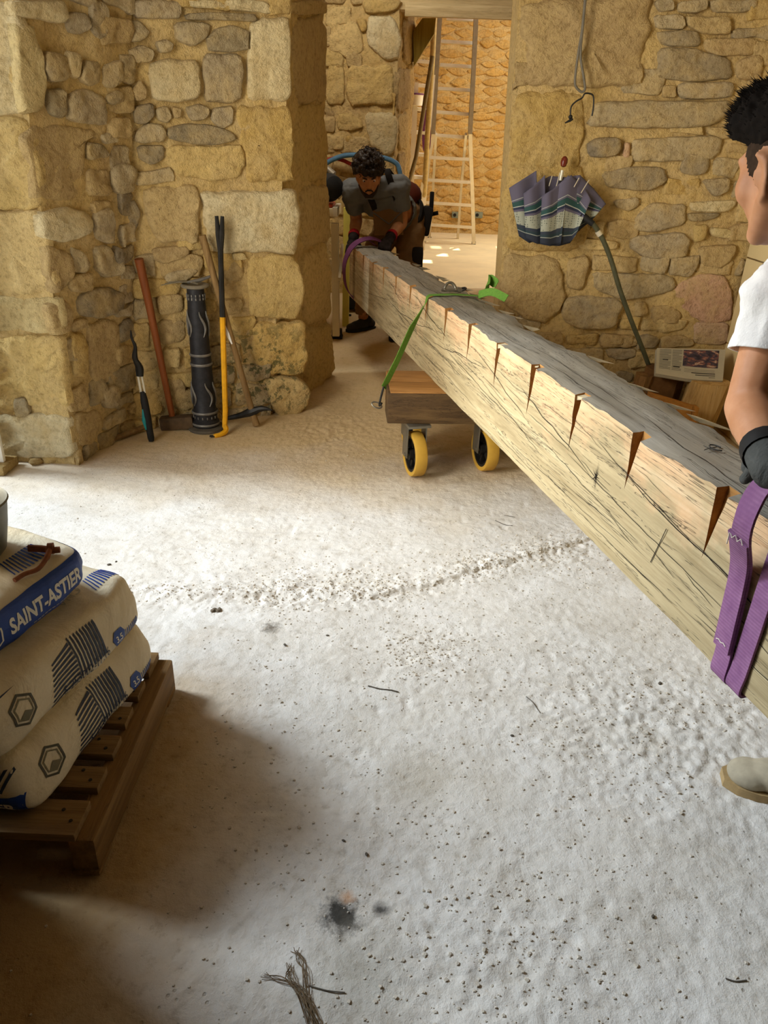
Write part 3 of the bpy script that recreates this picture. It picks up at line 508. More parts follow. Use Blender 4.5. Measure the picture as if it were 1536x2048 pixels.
wall('wall_right_back', P_right, 0, 2.45, [(C5, [
    ('r', .045, 1.5, [(185, -20), (895, -20), (895, 200), (858, 330), (838, 490), (600, 478), (180, 480)]), ('y', .04, 1.3, [(160, 492), (480, 500), (518, 540), (525, 640), (495, 860), (485, 935), (115, 945), (120, 700)]),
    ('g', .035, 1, [(905, 5), (1010, 0), (1020, 60), (930, 70)]), ('g', .035, 1, [(1035, 10), (1190, 0), (1200, 50), (1130, 75), (1032, 70)]), ('g', .035, 1, [(1210, 0), (1480, 0), (1490, 40), (1400, 75), (1232, 70)]), ('g', .035, 1, [(900, 82), (1060, 77), (1078, 130), (1060, 165), (912, 160)]),
    ('r', .03, 1, [(1092, 90), (1330, 90), (1330, 190), (1182, 192), (1092, 150)]), ('g', .038, 1, [(922, 172), (1160, 172), (1168, 260), (962, 260), (926, 230)]), ('r', .03, 1, [(1182, 212), (1480, 210), (1470, 310), (1232, 310), (1187, 280)]), ('g', .035, 1.1, [(940, 275), (1100, 265), (1338, 330), (1350, 440), (1100, 450), (922, 430)]),
    ('r', .03, .8, [(952, 472), (1028, 472), (1028, 540), (952, 540)]), ('g', .03, 1, [(1042, 462), (1348, 450), (1350, 540), (1120, 550), (1047, 540)]), ('g', .045, 1, [(580, 572), (660, 555), (1200, 562), (1316, 562), (1298, 680), (1060, 712), (700, 708), (532, 698)]),
    ('d', .05, .9, [(522, 800), (590, 762), (720, 762), (728, 830), (690, 868), (542, 868)]), ('g', .045, 1, [(782, 762), (1288, 752), (1288, 850), (1240, 888), (1000, 898), (792, 888)]), ('g', .035, 1.1, [(612, 950), (750, 922), (968, 922), (978, 1000), (870, 1058), (642, 1040)]), ('k', .03, .8, [(742, 792), (770, 787), (770, 868), (732, 878)]), ('g', .035, .9, [(1172, 992), (1318, 982), (1308, 1050), (1240, 1088), (1192, 1040)]), ('r', .03, 1, [(1355, 330), (1500, 300), (1500, 440), (1360, 440)])]),
    (C6, [('y', .04, 1.3, [(110, 130), (520, 120), (520, 250), (530, 420), (520, 590), (400, 615), (90, 610), (80, 400)]), ('r', .045, 1.1, [(82, 625), (405, 645), (415, 860), (375, 1000), (240, 1008), (55, 900)]), ('g', .03, 1, [(682, 332), (818, 312), (828, 370), (760, 398), (692, 370)]),
    ('g', .035, 1, [(812, 420), (880, 352), (1088, 352), (1088, 468), (900, 508), (782, 498)]), ('d', .03, .9, [(1097, 402), (1278, 402), (1250, 430), (1180, 448), (1102, 445)]), ('p', .03, 1, [(1095, 340), (1380, 330), (1330, 395), (1110, 395)]), ('g', .035, 1, [(772, 530), (1058, 512), (1108, 560), (1098, 638), (1000, 662), (860, 648), (772, 600)]),
    ('r', .035, .9, [(1152, 592), (1368, 572), (1330, 660), (1278, 718), (1162, 698)]), ('g', .035, 1.1, [(562, 722), (700, 732), (1008, 742), (1018, 830), (900, 868), (720, 878), (562, 820)]), ('g', .045, 1, [(412, 880), (500, 852), (718, 872), (732, 930), (698, 1038), (502, 1038), (392, 1010)]), ('r', .03, 1, [(882, 922), (1000, 902), (1058, 960), (1048, 1008), (892, 1018)]),
    ('k', .012, .35, [(1010, 830), (1150, 735), (1300, 760), (1340, 880), (1330, 1000), (1180, 1010), (1080, 960)]), ('k', .012, .4, [(1120, 1010), (1320, 1010), (1310, 1130), (1130, 1130)]), ('r', .03, 1, [(642, 1087), (738, 1087), (738, 1128), (642, 1128)]), ('r', .03, 1, [(748, 1090), (810, 1092), (815, 1138), (748, 1140)]), ('g', .035, 1, [(642, 1150), (808, 1152), (818, 1190), (722, 1218), (642, 1200)]),
    ('r', .035, 1.1, [(427, 662), (528, 642), (543, 690), (510, 828), (422, 818)]), ('r', .03, 1, [(802, 900), (858, 892), (878, 960), (802, 980)]), ('y', .03, 1, [(1122, 472), (1198, 462), (1188, 558), (1122, 568)]), ('p', .03, 1, [(1212, 482), (1330, 492), (1368, 548), (1222, 532)])])],
    (['r', 'g', 'y'], .06, .12, .10, .22, .026), seed=9)
# plain masonry round the rest of the rooms, plus an added shading pier
def slab(name, c, size, mat=None): return tag(obj(name, MB().box(c, size), mat or M_mort, None, (c[0], c[1], c[2] - size[2] / 2)), kind='structure')
slab('wall_left_header', (-1.6, 1.98, 2.72), (.45, 2.04, .58)); M_dimwall = plain('brown_plaster', '8d764d', .9, 0, .2, 5, .4, .01, kind='pos'); slab('wall_left_near', (-1.6, -1.17, 1.45), (.45, 4.26, 3), M_dimwall); slab('added_shade_pier', (-1.095, .535, 1.35), (.61, .88, 2.7), M_dimwall); slab('wall_behind', (0, -3.3, 1.45), (4.2, .2, 3), M_dimwall)  # the pier is added out of view to shade the near-left floor
slab('wall_passage_left', (-1.4, 5.5, 1.45), (.2, 2.2, 3)); slab('wall_passage_right', (1.75, 5.5, 1.45), (.2, 2.2, 3)); slab('wall_doorway_right', (.98, 4.42, 1.3), (.55, .75, 2.6)); slab('wall_back_core', (-1.15, 3.98, 1.45), (.6, .62, 3)); slab('wall_partition_right', (1.62, 6.75, 1.45), (1.35, .45, 3))
slab('ceiling', (-.1, 1.75, 3.05), (4.4, 10.2, .12), plain('ceiling_boards', '65492a', 0.8))
slab('wall_second_room_left', (-2.4, 9.3, 1.7), (.2, 5.4, 3.4)); slab('wall_second_room_right', (3.6, 9.3, 1.7), (.2, 5.4, 3.4)); slab('wall_partition_upper', (.45, 6.78, 2.93), (4.6, .4, .9))
slab('wall_partition_far_left', (-1.8, 6.75, 1.45), (1.1, .3, 3)); slab('wall_partition_far_right', (2.9, 6.75, 1.45), (1.4, .3, 3))
# roof of the second room: boards with a wide open bay and a few small gaps
rb = MB(); Mroof = M_crate; SUND = Vector((-0.12, -0.30, -0.94)).normalized()
gaps = [atz(u, v, Z2) - SUND * ((3.5 - Z2) / -SUND.z) for u, v in ((872, 494), (908, 497), (884, 509), (852, 522), (845, 480))]
xs_ = sorted({-2.4, 1.75, 3.4, 3.7} | {round(g.x + d, 3) for g in gaps for d in (-.065, .065)}); ys_ = sorted({6.6, 7.6, 11.2, 11.8} | {round(g.y + d, 3) for g in gaps for d in (-.13, .13)})
for xa, xb in zip(xs_[:-1], xs_[1:]):
    for ya, yb in zip(ys_[:-1], ys_[1:]):
        x, y = (xa + xb) / 2, (ya + yb) / 2
        if (1.75 < x < 3.4 and 7.6 < y < 11.2) or any(abs(x - g.x) < .065 and abs(y - g.y) < .13 for g in gaps): continue
        rb.box((x, y, 3.5), (xb - xa, yb - ya, .03))
tag(obj('ceiling_second_room', rb, Mroof, None, (0, 9, 3.47)), kind='structure')
# far wall of the second room: pointed rubble, shared stone shapes
P_far = Patch((-.3, 11.6, 0), (2.6, 11.6, 0), (-.3, 11.6, 2), (2.6, 11.6, 2))
def far_wall():
    w = wall('wall_second_room_far', P_far, 0, 3.4, [], None, seed=11); rnd = random.Random(5); protos = []
    for k in range(7):
        pl = [(1.2 + .5 * math.cos(a) * (1 + .25 * math.cos(4 * a)) * rnd.uniform(.85, 1.1) * .30, 1 + .5 * math.sin(a) * rnd.uniform(.85, 1.1) * .14) for a in [i * math.pi / 4 for i in range(8)]]
        o = stone(P_far, pl, .022, 'y', w, .6, rnd=rnd); c = P_far.P(1.2, 1); o.data.transform(Matrix.Translation(Vector(w.location) - c)); o.location = c - Vector(w.location); protos.append(o)
    v = .2; first = True; i = 0; cells = []
    while v < 3.2:
        rh = rnd.uniform(.09, .15); u = .25
        while u < 2.2: rw = rnd.uniform(.14, .34); cells.append((u + rw / 2, v + rh / 2, rw, rh)); u += rw
        v += rh
    for i, (u, v, rw, rh) in enumerate(cells[:300]):
        o = protos[i] if i < 7 else protos[i % 7].copy()
        if i >= 7: COL.objects.link(o)
        o.location = P_far.P(u, v + rnd.uniform(-.015, .015)) - Vector(w.location); o.scale = (rw / .30, rnd.uniform(.6, 1.2), rh / .14); o.rotation_euler = (0, rnd.uniform(-.12, .12), 0)
        j = rnd.uniform(.92, 1.07); o.color = tuple(min(1, x * j) for x in lin(rnd.choice(['cba055', 'c49a52', 'd0a860']))[:3]) + (1,)
far_wall()
slab('wall_second_room_far_left', (-1.4, 11.75, 1.7), (2.2, .3, 3.4)); slab('wall_second_room_far_right', (3.1, 11.75, 1.7), (1.0, .3, 3.4))
# cream block wall on the right, blocks laid as parts
wr = tag(obj('wall_right', MB().box((1.93, .4, 1.45), (.22, 7.3, 3)), M_mort, None, (1.93, .4, 0)), kind='structure')
M_block_c = NT('cream_block', .85, 0, .2); _co = M_block_c.coord('pos'); M_block_c.color(M_block_c.ramp(M_block_c.noise(_co, 3), [(.3, lin('d6c08b')), (.7, lin('dfcb9a'))])).bump(M_block_c.noise(_co, 90), .12, .002); M_block_c = M_block_c.m
for k in range(6):
    y = 3.93; z0 = .005 + .43 * k; y -= 0.0 if k % 2 else .3
    if not k % 2: obj('block', MB().box((1.815, 3.93 - .147, z0 + .213), (.075, .292, .424), None, .004), M_block_c, wr)
    while y > -2.9: obj('block', MB().box((1.815, y - .297, z0 + .213), (.075, .592, .424), None, .004), M_block_c, wr); y -= .6
# white door frame standing in the opening on the left
dr = empty('door_1', (-1.68, 2.93, 0), kind='structure')
obj('door_jamb', MB().box((-1.72, 2.955, 1.12), (.10, .06, 2.16), None, .006), M_white, dr); obj('door_stop', MB().box((-1.765, 2.905, 1.12), (.045, .05, 2.16), None, .008), M_white, dr)
obj('door_moulding', MB().box((-1.655, 2.925, 1.12), (.03, .022, 2.16), None, .006).box((-1.70, 2.918, 1.12), (.018, .016, 2.16), None, .004), M_white, dr)
obj('door_sill_chip', MB().box((-1.70, 2.93, .02), (.16, .14, .04), None, .008), M_stone, dr).color = lin('b59a66')
# lintel beam, pale board and olive brace over the second opening
tag(obj('trim_lintel', MB().box((.62, 6.66, 2.31), (1.5, .3, .22), None, .012), M_lintel), kind='structure')
lb = aty(842, 20, 6.53); tag(obj('trim_lintel_board', MB().box((.55, 6.49, 2.20), (1.05, .04, .085), None, .006), M_lintel), kind='structure')
b0, b1 = aty(868, 40, 6.9), aty(822, 128, 6.9); tag(obj('trim_brace', MB().box((b0 + b1) / 2 + Vector((0, 0, 0)), (.13, .12, (b0 - b1).length + .12), frame((0, 1, 0), b0 - b1), .006) if False else MB().prism([aty(845, 36, 6.85), aty(872, 36, 6.85), aty(868, 68, 6.85), aty(828, 132, 6.85), aty(826, 62, 6.85)], (0, .14, 0)), M_brace), kind='structure')
# ------------------------------------------------------------------ the great oak beam
BA = Vector((.194, 3.196, .390)); BD = Vector((-.22356, .97454, -.01709)).normalized(); BN = Vector((.97468, .22363, 0)).normalized(); BU = BN.cross(BD); BU = BU if BU.z > 0 else -BU
BH, BWD, S0, S1 = .333, .238, -3.0, 2.2
def BM(s, w, h): return BA + BD * s + BN * w + BU * h
BMAT = Matrix((BN, BD, BU)).transposed().to_4x4(); BMAT.translation = BA
def beam_local():
    ns, nw, nh = 260, 10, 12; bm = bmesh.new(); rnd = random.Random(4)
    sec = [(0, h) for h in np.linspace(0, BH, nh, endpoint=False)] + [(w, BH) for w in np.linspace(0, BWD, nw, endpoint=False)] + [(BWD, h) for h in np.linspace(BH, 0, nh, endpoint=False)] + [(w, 0) for w in np.linspace(BWD, 0, nw, endpoint=False)]
    rings = []
    for i in range(ns + 1):
        s = S0 + (S1 - S0) * i / ns; r = []
        e1 = -.016 * max(0, fbm((s, 3.3, 0), 3.1, 4) + .1) - .008 * max(0, fbm((s, 1.3, 7), 14, 3)); e2 = .030 * fbm((s, 9.1, 2), 2.6, 5) + .012 * fbm((s, 4, 2), 17, 2)
        for w, h in sec:
            x, z = w, h; top = max(0, (h - BH + .06) / .06); nearf = 1 - w / BWD
            z += top * (e1 * max(0, 1 - w / .05) if w < .05 else 0) + top * .006 * fbm((w * 3, s, 5), 5, 3)
            if w > BWD * .55: k = (w - BWD * .55) / (BWD * .45); x += k * e2 * (0.25 + .75 * h / BH); z += -k * k * top * .02 * (1 + fbm((s, 2, 9), 6, 2))
            x += .0025 * fbm((s * 2, h * 9, w), 3, 3)
            r.append(bm.verts.new((x, s, z)))
        rings.append(r)
    m = len(sec)
    for a, b in zip(rings[:-1], rings[1:]):
        for k in range(m): bm.faces.new((a[k], a[(k + 1) % m], b[(k + 1) % m], b[k]))
    bm.faces.new(rings[0]); bm.faces.new(rings[-1]); bmesh.ops.recalc_face_normals(bm, faces=bm.faces)
    me = bpy.data.meshes.new('beam'); bm.to_mesh(me); bm.free(); me.materials.append(M_beam); me.materials.append(M_notch)
    # wedge-shaped sockets sawn every 30.5 cm into the upper half of the near side
    cb = MB()
    for k in range(-2, 14):
        s = -1.955 + .3045 * k + rnd.uniform(-.006, .006); hb = .166 + rnd.uniform(-.006, .02) + (.02 if k > 6 else 0); ht = BH - .012; wd = .050; d = .033
        tp_ = BH + .03; P = [(-.03, s, tp_), (-.03, s - wd, tp_), (-.03, s - .012, hb - .03), (d, s + .002, tp_), (d, s - wd + .008, tp_), (d * .12, s - .006, hb + .015)]
        cb.add(P, [(0, 1, 2), (5, 4, 3), (0, 3, 4, 1), (1, 4, 5, 2), (2, 5, 3, 0)])
    cm = bpy.data.meshes.new('cut'); cm.from_pydata(cb.v, [], cb.f); bm = bmesh.new(); bm.from_mesh(cm); bmesh.ops.recalc_face_normals(bm, faces=bm.faces); bm.to_mesh(cm); bm.free()
    cm.materials.append(M_beam); cm.materials.append(M_notch); cm.polygons.foreach_set('material_index', [1] * len(cm.polygons))
    a = bpy.data.objects.new('a', me); b = bpy.data.objects.new('b', cm); COL.objects.link(a); COL.objects.link(b)
    md = a.modifiers.new('x', 'BOOLEAN'); md.operation = 'DIFFERENCE'; md.object = b; md.solver = 'EXACT'
    r = evaluated(a); bpy.data.objects.remove(a); bpy.data.objects.remove(b); return r
_bme = beam_local(); beam = bpy.data.objects.new('oak_beam', _bme); COL.objects.link(beam); beam.matrix_world = BMAT; shade(_bme, 35)
tag(beam, 'long weathered oak beam with a row of wedge-shaped sockets, carried across the room', 'beam')
def bpart(name, pts, w, mat):      # thin marks lying on the beam, in beam coordinates
    mb = MB(); mb.tube(pts, w, 5); me = bpy.data.meshes.new(name); me.from_pydata(mb.v, [], mb.f); me.materials.append(mat); o = bpy.data.objects.new(name, me); COL.objects.link(o); o.parent = beam; return o
M_crack = plain('dark_crack', '20180f', .95, 0, .3, 40, 0); M_pencil = plain('pencil_mark', '3b3833', .9, 0, .1, 40, 0)
rnd = random.Random(12); cr = MB()
def crack(s0, s1, h0, h1, face, wmax, sd):
    w_ = wmax
    n = max(6, int(abs(s1 - s0) / .035)); V = []; F = []
    for i in range(n + 1):
        t = i / n; s = s0 + (s1 - s0) * t; h = h0 + (h1 - h0) * t + (.006 + .012 * (w_ > .0012)) * fbm((s, sd, 0), 3.2, 4) + .004 * fbm((s, sd, 4), 21, 2); w = wmax * (math.sin(math.pi * min(1, max(0, t))) ** .6) * (.55 + .6 * abs(fbm((s, sd, 9), 12, 2))) + .0002
        for q in (-w, w): V.append((-.0022, s, h + q) if face == 'n' else (h + q, s, BH + .0035 + .006 * fbm((h * 3, s, 5), 5, 3)))
    for i in range(n): F.append((2 * i, 2 * i + 1, 2 * i + 3, 2 * i + 2))
    cr.add(V, F)
for s0, s1, h0, h1, w in ((-2.95, -1.9, .10, .20, .0045), (-2.35, -1.62, .15, .225, .0045), (-2.1, -1.35, .115, .165, .003), (-1.75, -1.2, .10, .14, .0022), (-1.95, -1.5, .20, .25, .0035), (-1.5, -.98, .15, .255, .004), (-1.2, -.62, .10, .17, .0028), (-1.05, -.5, .17, .27, .0035), (-.85, -.2, .13, .17, .0025), (-.62, .02, .22, .17, .004), (-.45, .3, .12, .16, .0022), (-.2, .42, .215, .30, .0045), (.1, .75, .2, .165, .0042), (.3, 1.0, .15, .19, .003), (.6, 1.05, .22, .32, .0045), (.9, 1.6, .19, .12, .0025), (1.3, 2.0, .16, .2, .002), (-2.6, -2.0, .05, .075, .0018), (-1.7, -1.0, .06, .05, .0015), (-.6, .2, .06, .08, .0015)):
    crack(s0, s1, h0, h1, 'n', w * .36, s0 * 3 + h0)
for i in range(60):
    s = rnd.uniform(-2.7, 2.0); L = rnd.uniform(.08, .32); h = rnd.uniform(.03, .28); crack(s, s + L, h, h + rnd.uniform(-.01, .03), 'n', rnd.uniform(.0004, .0009), i)
for s0, s1, h0, h1, w in ((-2.0, -1.55, .03, .075, .004), (-1.6, -.9, .07, .10, .0025), (-1.5, -1.05, .035, .05, .0025), (-.9, .2, .05, .045, .003), (.05, .7, .04, .075, .004), (-.3, .5, .12, .14, .0018), (.6, 1.6, .08, .12, .0022), (-1.3, -.4, .15, .17, .0014), (-2.4, -1.7, .1, .15, .0022)):
    crack(s0, s1, h0, h1, 't', w * .45, s0 * 5 + h1)
for i in range(44):
    s = rnd.uniform(-2.6, 2.0); L = rnd.uniform(.06, .3); h = rnd.uniform(.02, .2); crack(s, s + L, h, h + rnd.uniform(-.008, .012), 't', rnd.uniform(.0004, .0008), i + 80)
for a in range(9):                                               # star-shaped knot check and the scribed line below it
    th = a * 2 * math.pi / 9 + .3; L = (.028 if a % 2 else .045); c = Vector((-.0022, -1.519, .168)); e = c + Vector((0, math.cos(th) * L * .5, math.sin(th) * L)); t = (e - c).normalized().cross(Vector((1, 0, 0))) * .0016; k = [c + t, c - t, e]; cr.add(k, [(0, 1, 2)])
cr.add([(-.0022, -1.84, .182), (-.0022, -1.8425, .182), (-.0022, -1.812, .083), (-.0022, -1.8095, .083)], [(0, 1, 2, 3)])
me = bpy.data.meshes.new('cracks'); me.from_pydata(cr.v, [], cr.f); me.materials.append(M_crack); o = bpy.data.objects.new('drying_crack', me); COL.objects.link(o); o.parent = beam; o['kind'] = 'stuff'; o['label'] = 'dark drying cracks along the grain'
zt = BH + .004
bpart('carpenter_mark', [(.12 + .011 * math.cos(a), -1.78 + .018 * math.sin(a), zt) for a in [x * .35 for x in range(0, 15)]] , .0016, M_pencil)
bpart('carpenter_mark', [(.085, -1.79, zt), (.10, -1.782, zt), (.125, -1.775, zt)], .0009, M_pencil); bpart('carpenter_mark', [(.105, -1.80, zt), (.10, -1.765, zt)], .0009, M_pencil)
bpart('carpenter_mark', [(-.002, -2.165, .285), (-.002, -2.166, .268)], .0018, M_crack)
# splinters and chips along the far arris
sp = MB(); rnd = random.Random(3)
for s in [rnd.uniform(-2.6, 1.9) for _ in range(26)]:
    L = rnd.uniform(.04, .13); b = Vector((BWD + .008 + .03 * fbm((s, 9.1, 2), 2.6, 5), s, BH - .012)); sp.add([b, b + Vector((-.03, .0, .008)), b + Vector((.012, -L, .006)), b + Vector((0, 0, -.012))], [(0, 1, 2), (0, 2, 3), (1, 3, 2), (0, 3, 1)])
for s in [-1.0, -.74, -.46, -.18, .06, -1.33]:
    b = Vector((.004, s, BH - .008)); L = .06; sp.add([b, b + Vector((.05, .02, .006)), b + Vector((.012, -L, .004)), b + Vector((0, 0, -.015))], [(0, 1, 2), (0, 2, 3), (1, 3, 2), (0, 3, 1)])
me = bpy.data.meshes.new('splinter'); me.from_pydata(sp.v, [], sp.f); me.materials.append(plain('pale_splinter', 'b9ab8c', .85)); o = bpy.data.objects.new('splinter', me); COL.objects.link(o); o.parent = beam; o['kind'] = 'stuff'
# ------------------------------------------------------------------ timber dolly
TY = 2.985; dolly = empty('timber_dolly', (.36, 3.12, 0), 'low timber dolly on amber wheels under the middle of the beam', 'dolly')
yaw = R(4.0); Mz = Matrix.Rotation(yaw, 3, 'Z')
def tp(x, y, z): return Vector((.0, 2.985, 0)) + Mz @ Vector((x, y, z))
obj('front_timber', MB().box(tp(.36, .085, .318), (.72, .165, .135), Mz, .007), M_block, dolly)['label'] = 'dark weathered front timber'
obj('rear_timber', MB().box(tp(.36, .262, .318), (.70, .172, .139), Mz, .007), M_blocktop, dolly)['label'] = 'paler sawn rear timber'
obj('top_board', MB().box(tp(.36, .085, .387), (.70, .158, .006), Mz, .002), M_blocktop, dolly)
def castor(c, turn, last=True):
    fk = MB(); ax = Matrix.Rotation(turn, 3, 'Z'); c = Vector(c); r = .1
    for sgn in (-1, 1): fk.box(c + ax @ Vector((sgn * .042, .012, .062)), (.006, .062, .15), ax, .002)
    fk.box(c + Vector((0, 0, .140)), (.1, .105, .012), ax, .002).tube([c + ax @ Vector((-.05, 0, 0)), c + ax @ Vector((.05, 0, 0))], .009, 10)
    f = obj('castor_fork', fk, M_steel, dolly)
    t = MB().lathe([(r * .80, -.024), (r * .97, -.026), (r, -.020), (r, .020), (r * .97, .026), (r * .80, .024)], c, ax @ Vector((1, 0, 0)), 40, closed=True); obj('tyre', t, M_poly, f)
    h = MB().lathe([(r * .815, -.022), (r * .815, .022), (r * .70, .022), (r * .70, -.022)], c, ax @ Vector((1, 0, 0)), 36, closed=True).lathe([(.026, -.03), (.026, .03)], c, ax @ Vector((1, 0, 0)), 16)
    for k in range(5): a = k * 2 * math.pi / 5; e = ax @ Vector((0, math.cos(a), math.sin(a))); h.box(c + e * .047, (.02, .016, .06), frame(ax @ Vector((1, 0, 0)), e).copy() @ Matrix.Rotation(R(90), 3, 'Z'), .002)
    obj('wheel_hub', h, M_dark, f)
w1 = atz(826, 958); w2 = atz(960, 950)
castor((w1.x + .004, w1.y + .04, .1 + fz(w1.x, w1.y) + .001), R(17)); castor((w2.x + .02, w2.y + .06, .1 + fz(w2.x, w2.y) + .001), R(17))
castor((w1.x + .0, w1.y + .30, .1 + fz(w1.x, w1.y + .3) + .001), R(17)); castor((w2.x + .2, w2.y + .30, .1 + fz(w2.x + .2, w2.y + .3) + .001), R(17))
# green ratchet strap over the beam, hook on the dolly's end
gs = empty('ratchet_strap', BM(.14, .1, BH), 'green ratchet strap tied over the middle of the beam', 'strap')
hook = tp(-.012, .115, .345); a0 = BM(.14, -.004, BH + .004)
WD = BD * .55 + BN * .85; obj('webbing', MB().strip([hook + Vector((0.0, 0, .03)), hook.lerp(a0, .33) + Vector((-.006, 0, 0)), hook.lerp(a0, .66) + Vector((-.006, 0, 0)), a0 - BU * .03 - BN * .006, a0 - BU * .004, a0 + BN * .012 + BU * .004, BM(.15, .12, BH + .009), BM(.14, BWD - .01, BH + .004), BM(.135, BWD + .022, BH - .03), BM(.12, BWD + .03, .02)], [WD] * 3 + [BD + BN * .3] + [BD] * 6, .030, .003), M_green, gs)
tl = BM(.12, BWD - .012, BH + .012); obj('webbing_tail', MB().strip(curve_pts([tl, tl + BN * .03 + BU * .03 - BD * .02, tl + BN * .05 + BU * .062 + BD * .02, tl + BN * .075 + BU * .045 - BD * .015], 5), BU + BN * .3, [.012] * 5 + [.042] * 10 + [.03], .003).strip(curve_pts([tl, tl + BN * .04 + BU * .02 - BD * .06, tl + BN * .085 + BU * .002 - BD * .12], 5), BU * .6 + BD * .5, .034, .003), M_green, gs)
obj('hook', MB().tube(curve_pts([hook + Vector((0, 0, .035)), hook + Vector((-.008, 0, 0)), hook + Vector((-.014, .0, -.03)), hook + Vector((-.016, -.02, -.045)), hook + Vector((-.006, -.03, -.03))], 5), .0045, 8), M_dark, gs)
rg = hook + Vector((-.016, -.005, -.048)); obj('hook_eye', MB().tube([rg + Vector((-.012 + .022 * math.cos(a), .0 + .008 * math.sin(a), .010 * math.sin(a) - .006 * math.cos(a))) for a in [x * math.pi / 8 for x in range(17)]], .0035, 7), M_steel, gs)
# steel shackle lying on the beam
sc = BM(.225, .125, BH + .006); sh = empty('lifting_shackle', sc, 'steel shackle lying on top of the beam by the green strap', 'shackle')
Mb = Matrix((BN, BD, BU)).transposed()
def sp_(x, y, z): return sc + Mb @ Vector((x, y, z))
obj('bow', MB().tube([sp_(.026 * math.cos(a), .010 * math.sin(a), .010 + .030 * math.sin(a)) for a in [math.pi * (x / 14) for x in range(15)]], [.0065] * 15, 10).ball(sp_(-.026, 0, .010), .010, 10).ball(sp_(.026, 0, .010), .010, 10), M_steel, sh)
obj('pin', MB().tube([sp_(-.042, -.004, .009), sp_(.050, -.004, .009)], .006, 10).tube([sp_(.036, -.004, .009), sp_(.052, -.004, .009)], .011, 6), M_steel, sh)
obj('ring', MB().tube([sp_(.060 + .016 * math.cos(a), .010 + .022 * math.sin(a), .010 + .006 * math.cos(a)) for a in [x * math.pi / 9 for x in range(19)]], .0045, 8), M_dark, sh)
# purple lifting slings
def sling(name, label, s, tilt, top, w, mat, hand):
    r = empty(name, BM(s, 0, 0), label, 'sling'); e = .006
    under = [BM(s + .0, BWD * .5, -e), BM(s, .03, -e), BM(s, -e, .004), BM(s + tilt * .3, -e, .10), BM(s + tilt * .7, -e, .22), BM(s + tilt, -e * 1.4, BH - .02)]
    o = obj('front_band', MB().strip(curve_pts([BM(s, BWD + e, .2), BM(s, BWD + e, .004), BM(s, BWD - .02, -e)] + under + [hand], 6), BD, w, .005), mat, r); return r
# ------------------------------------------------------------------ tools in the corner
def on(u, v): p = atz(u, v); p.z = fz(p.x, p.y); return p
p = on(452, 868); top = wallpt(P_back, 432, 428, .062); cb = empty('crowbar', p, 'long yellow crowbar with a dark claw, leaning on the wall beside the cast-iron post', 'crowbar')
dr_ = (top - p).normalized(); mid = p + dr_ * ((top - p).length * .56)
obj('shaft', MB().tube([p + Vector((-.004, 0, .035)), p + dr_ * .12, mid], [.0125, .0135, .0135], 8), M_yellow, cb)
obj('foot', MB().tube(curve_pts([p + Vector((-.004, 0, .045)), p + Vector((.004, -.012, .022)), p + Vector((-.016, -.04, .010)), p + Vector((-.05, -.055, .006))], 5), [.0135] * 5 + [.013] * 5 + [.011] * 5 + [.006], 8), M_yellow, cb)
obj('foot_edge', MB().box(p + Vector((-.055, -.056, .006)), (.026, .012, .008), None, .002), M_dark, cb)
obj('upper_shaft', MB().tube([mid, p + dr_ * ((top - p).length * .8), top - dr_ * .14], [.0135, .0125, .0135], 8), M_dark, cb)
cx = Vector((1, 0, 0)); mbx = MB()
for sg in (-1, 1): mbx.tube([top - dr_ * .145, top - dr_ * .08 + cx * sg * .008, top + cx * sg * .013], [.0135, .0125, .0085], 8)
obj('claw', mbx, M_dark, cb)
# sledgehammer
hb = on(348, 856); ht = wallpt(P_back, 273, 512, .062); sg = empty('sledgehammer', hb, 'sledgehammer with reddish varnished handle, head down in the corner', 'hammer')
d = (ht - hb).normalized(); hz = hb + Vector((0, 0, .035)); obj('handle', MB().tube([hz + d * .02, hz + d * .3, hz + d * .6, ht], [.0155, .0165, .0185, .0205], 10), M_handle_red, sg)
obj('hammer_head', MB().box(hb + Vector((.022, -.01, .036)), (.165, .06, .066), Matrix.Rotation(R(6), 3, 'Z') @ Matrix.Rotation(R(-4), 3, 'Y'), .012), M_rusthead, sg)
# pickaxe, head down
pb = on(513, 855); pt = wallpt(P_back, 398, 466, .062); pk = empty('pickaxe', pb, 'pickaxe with grey-brown handle and white tag, leaning right of the yellow crowbar', 'pickaxe')
d = (pt - pb).normalized(); obj('handle', MB().tube([pb + Vector((0, 0, .012)), pb + d * .10, pb + d * .35, pb + d * .62, pt], [.019, .0165, .015, .0155, .0175], 10), M_handle, pk)
h0 = pb + d * .085; l0, r0 = aty(448, 838, pb.y + .03), aty(545, 820, pb.y - .02)
obj('pick_head', MB().tube(curve_pts([l0, l0.lerp(h0, .55) + Vector((0, 0, -.004)), h0, h0.lerp(r0, .5) + Vector((0, 0, .012)), r0], 5), [.006, .010, .012, .013, .014, .015, .016, .018, .02, .023, .024, .022, .019, .017, .016, .015, .013, .011, .008, .005, .002], 8), M_dark, pk)
q = pb + d * .36 + Vector((-.004, -.02, .01)); obj('label_tag', MB().strip([aty(449, 651, q.y), aty(455, 668, q.y - .004), aty(464, 688, q.y)], (1, 0, .25), [.010, .017, .006], .002), M_label, pk)
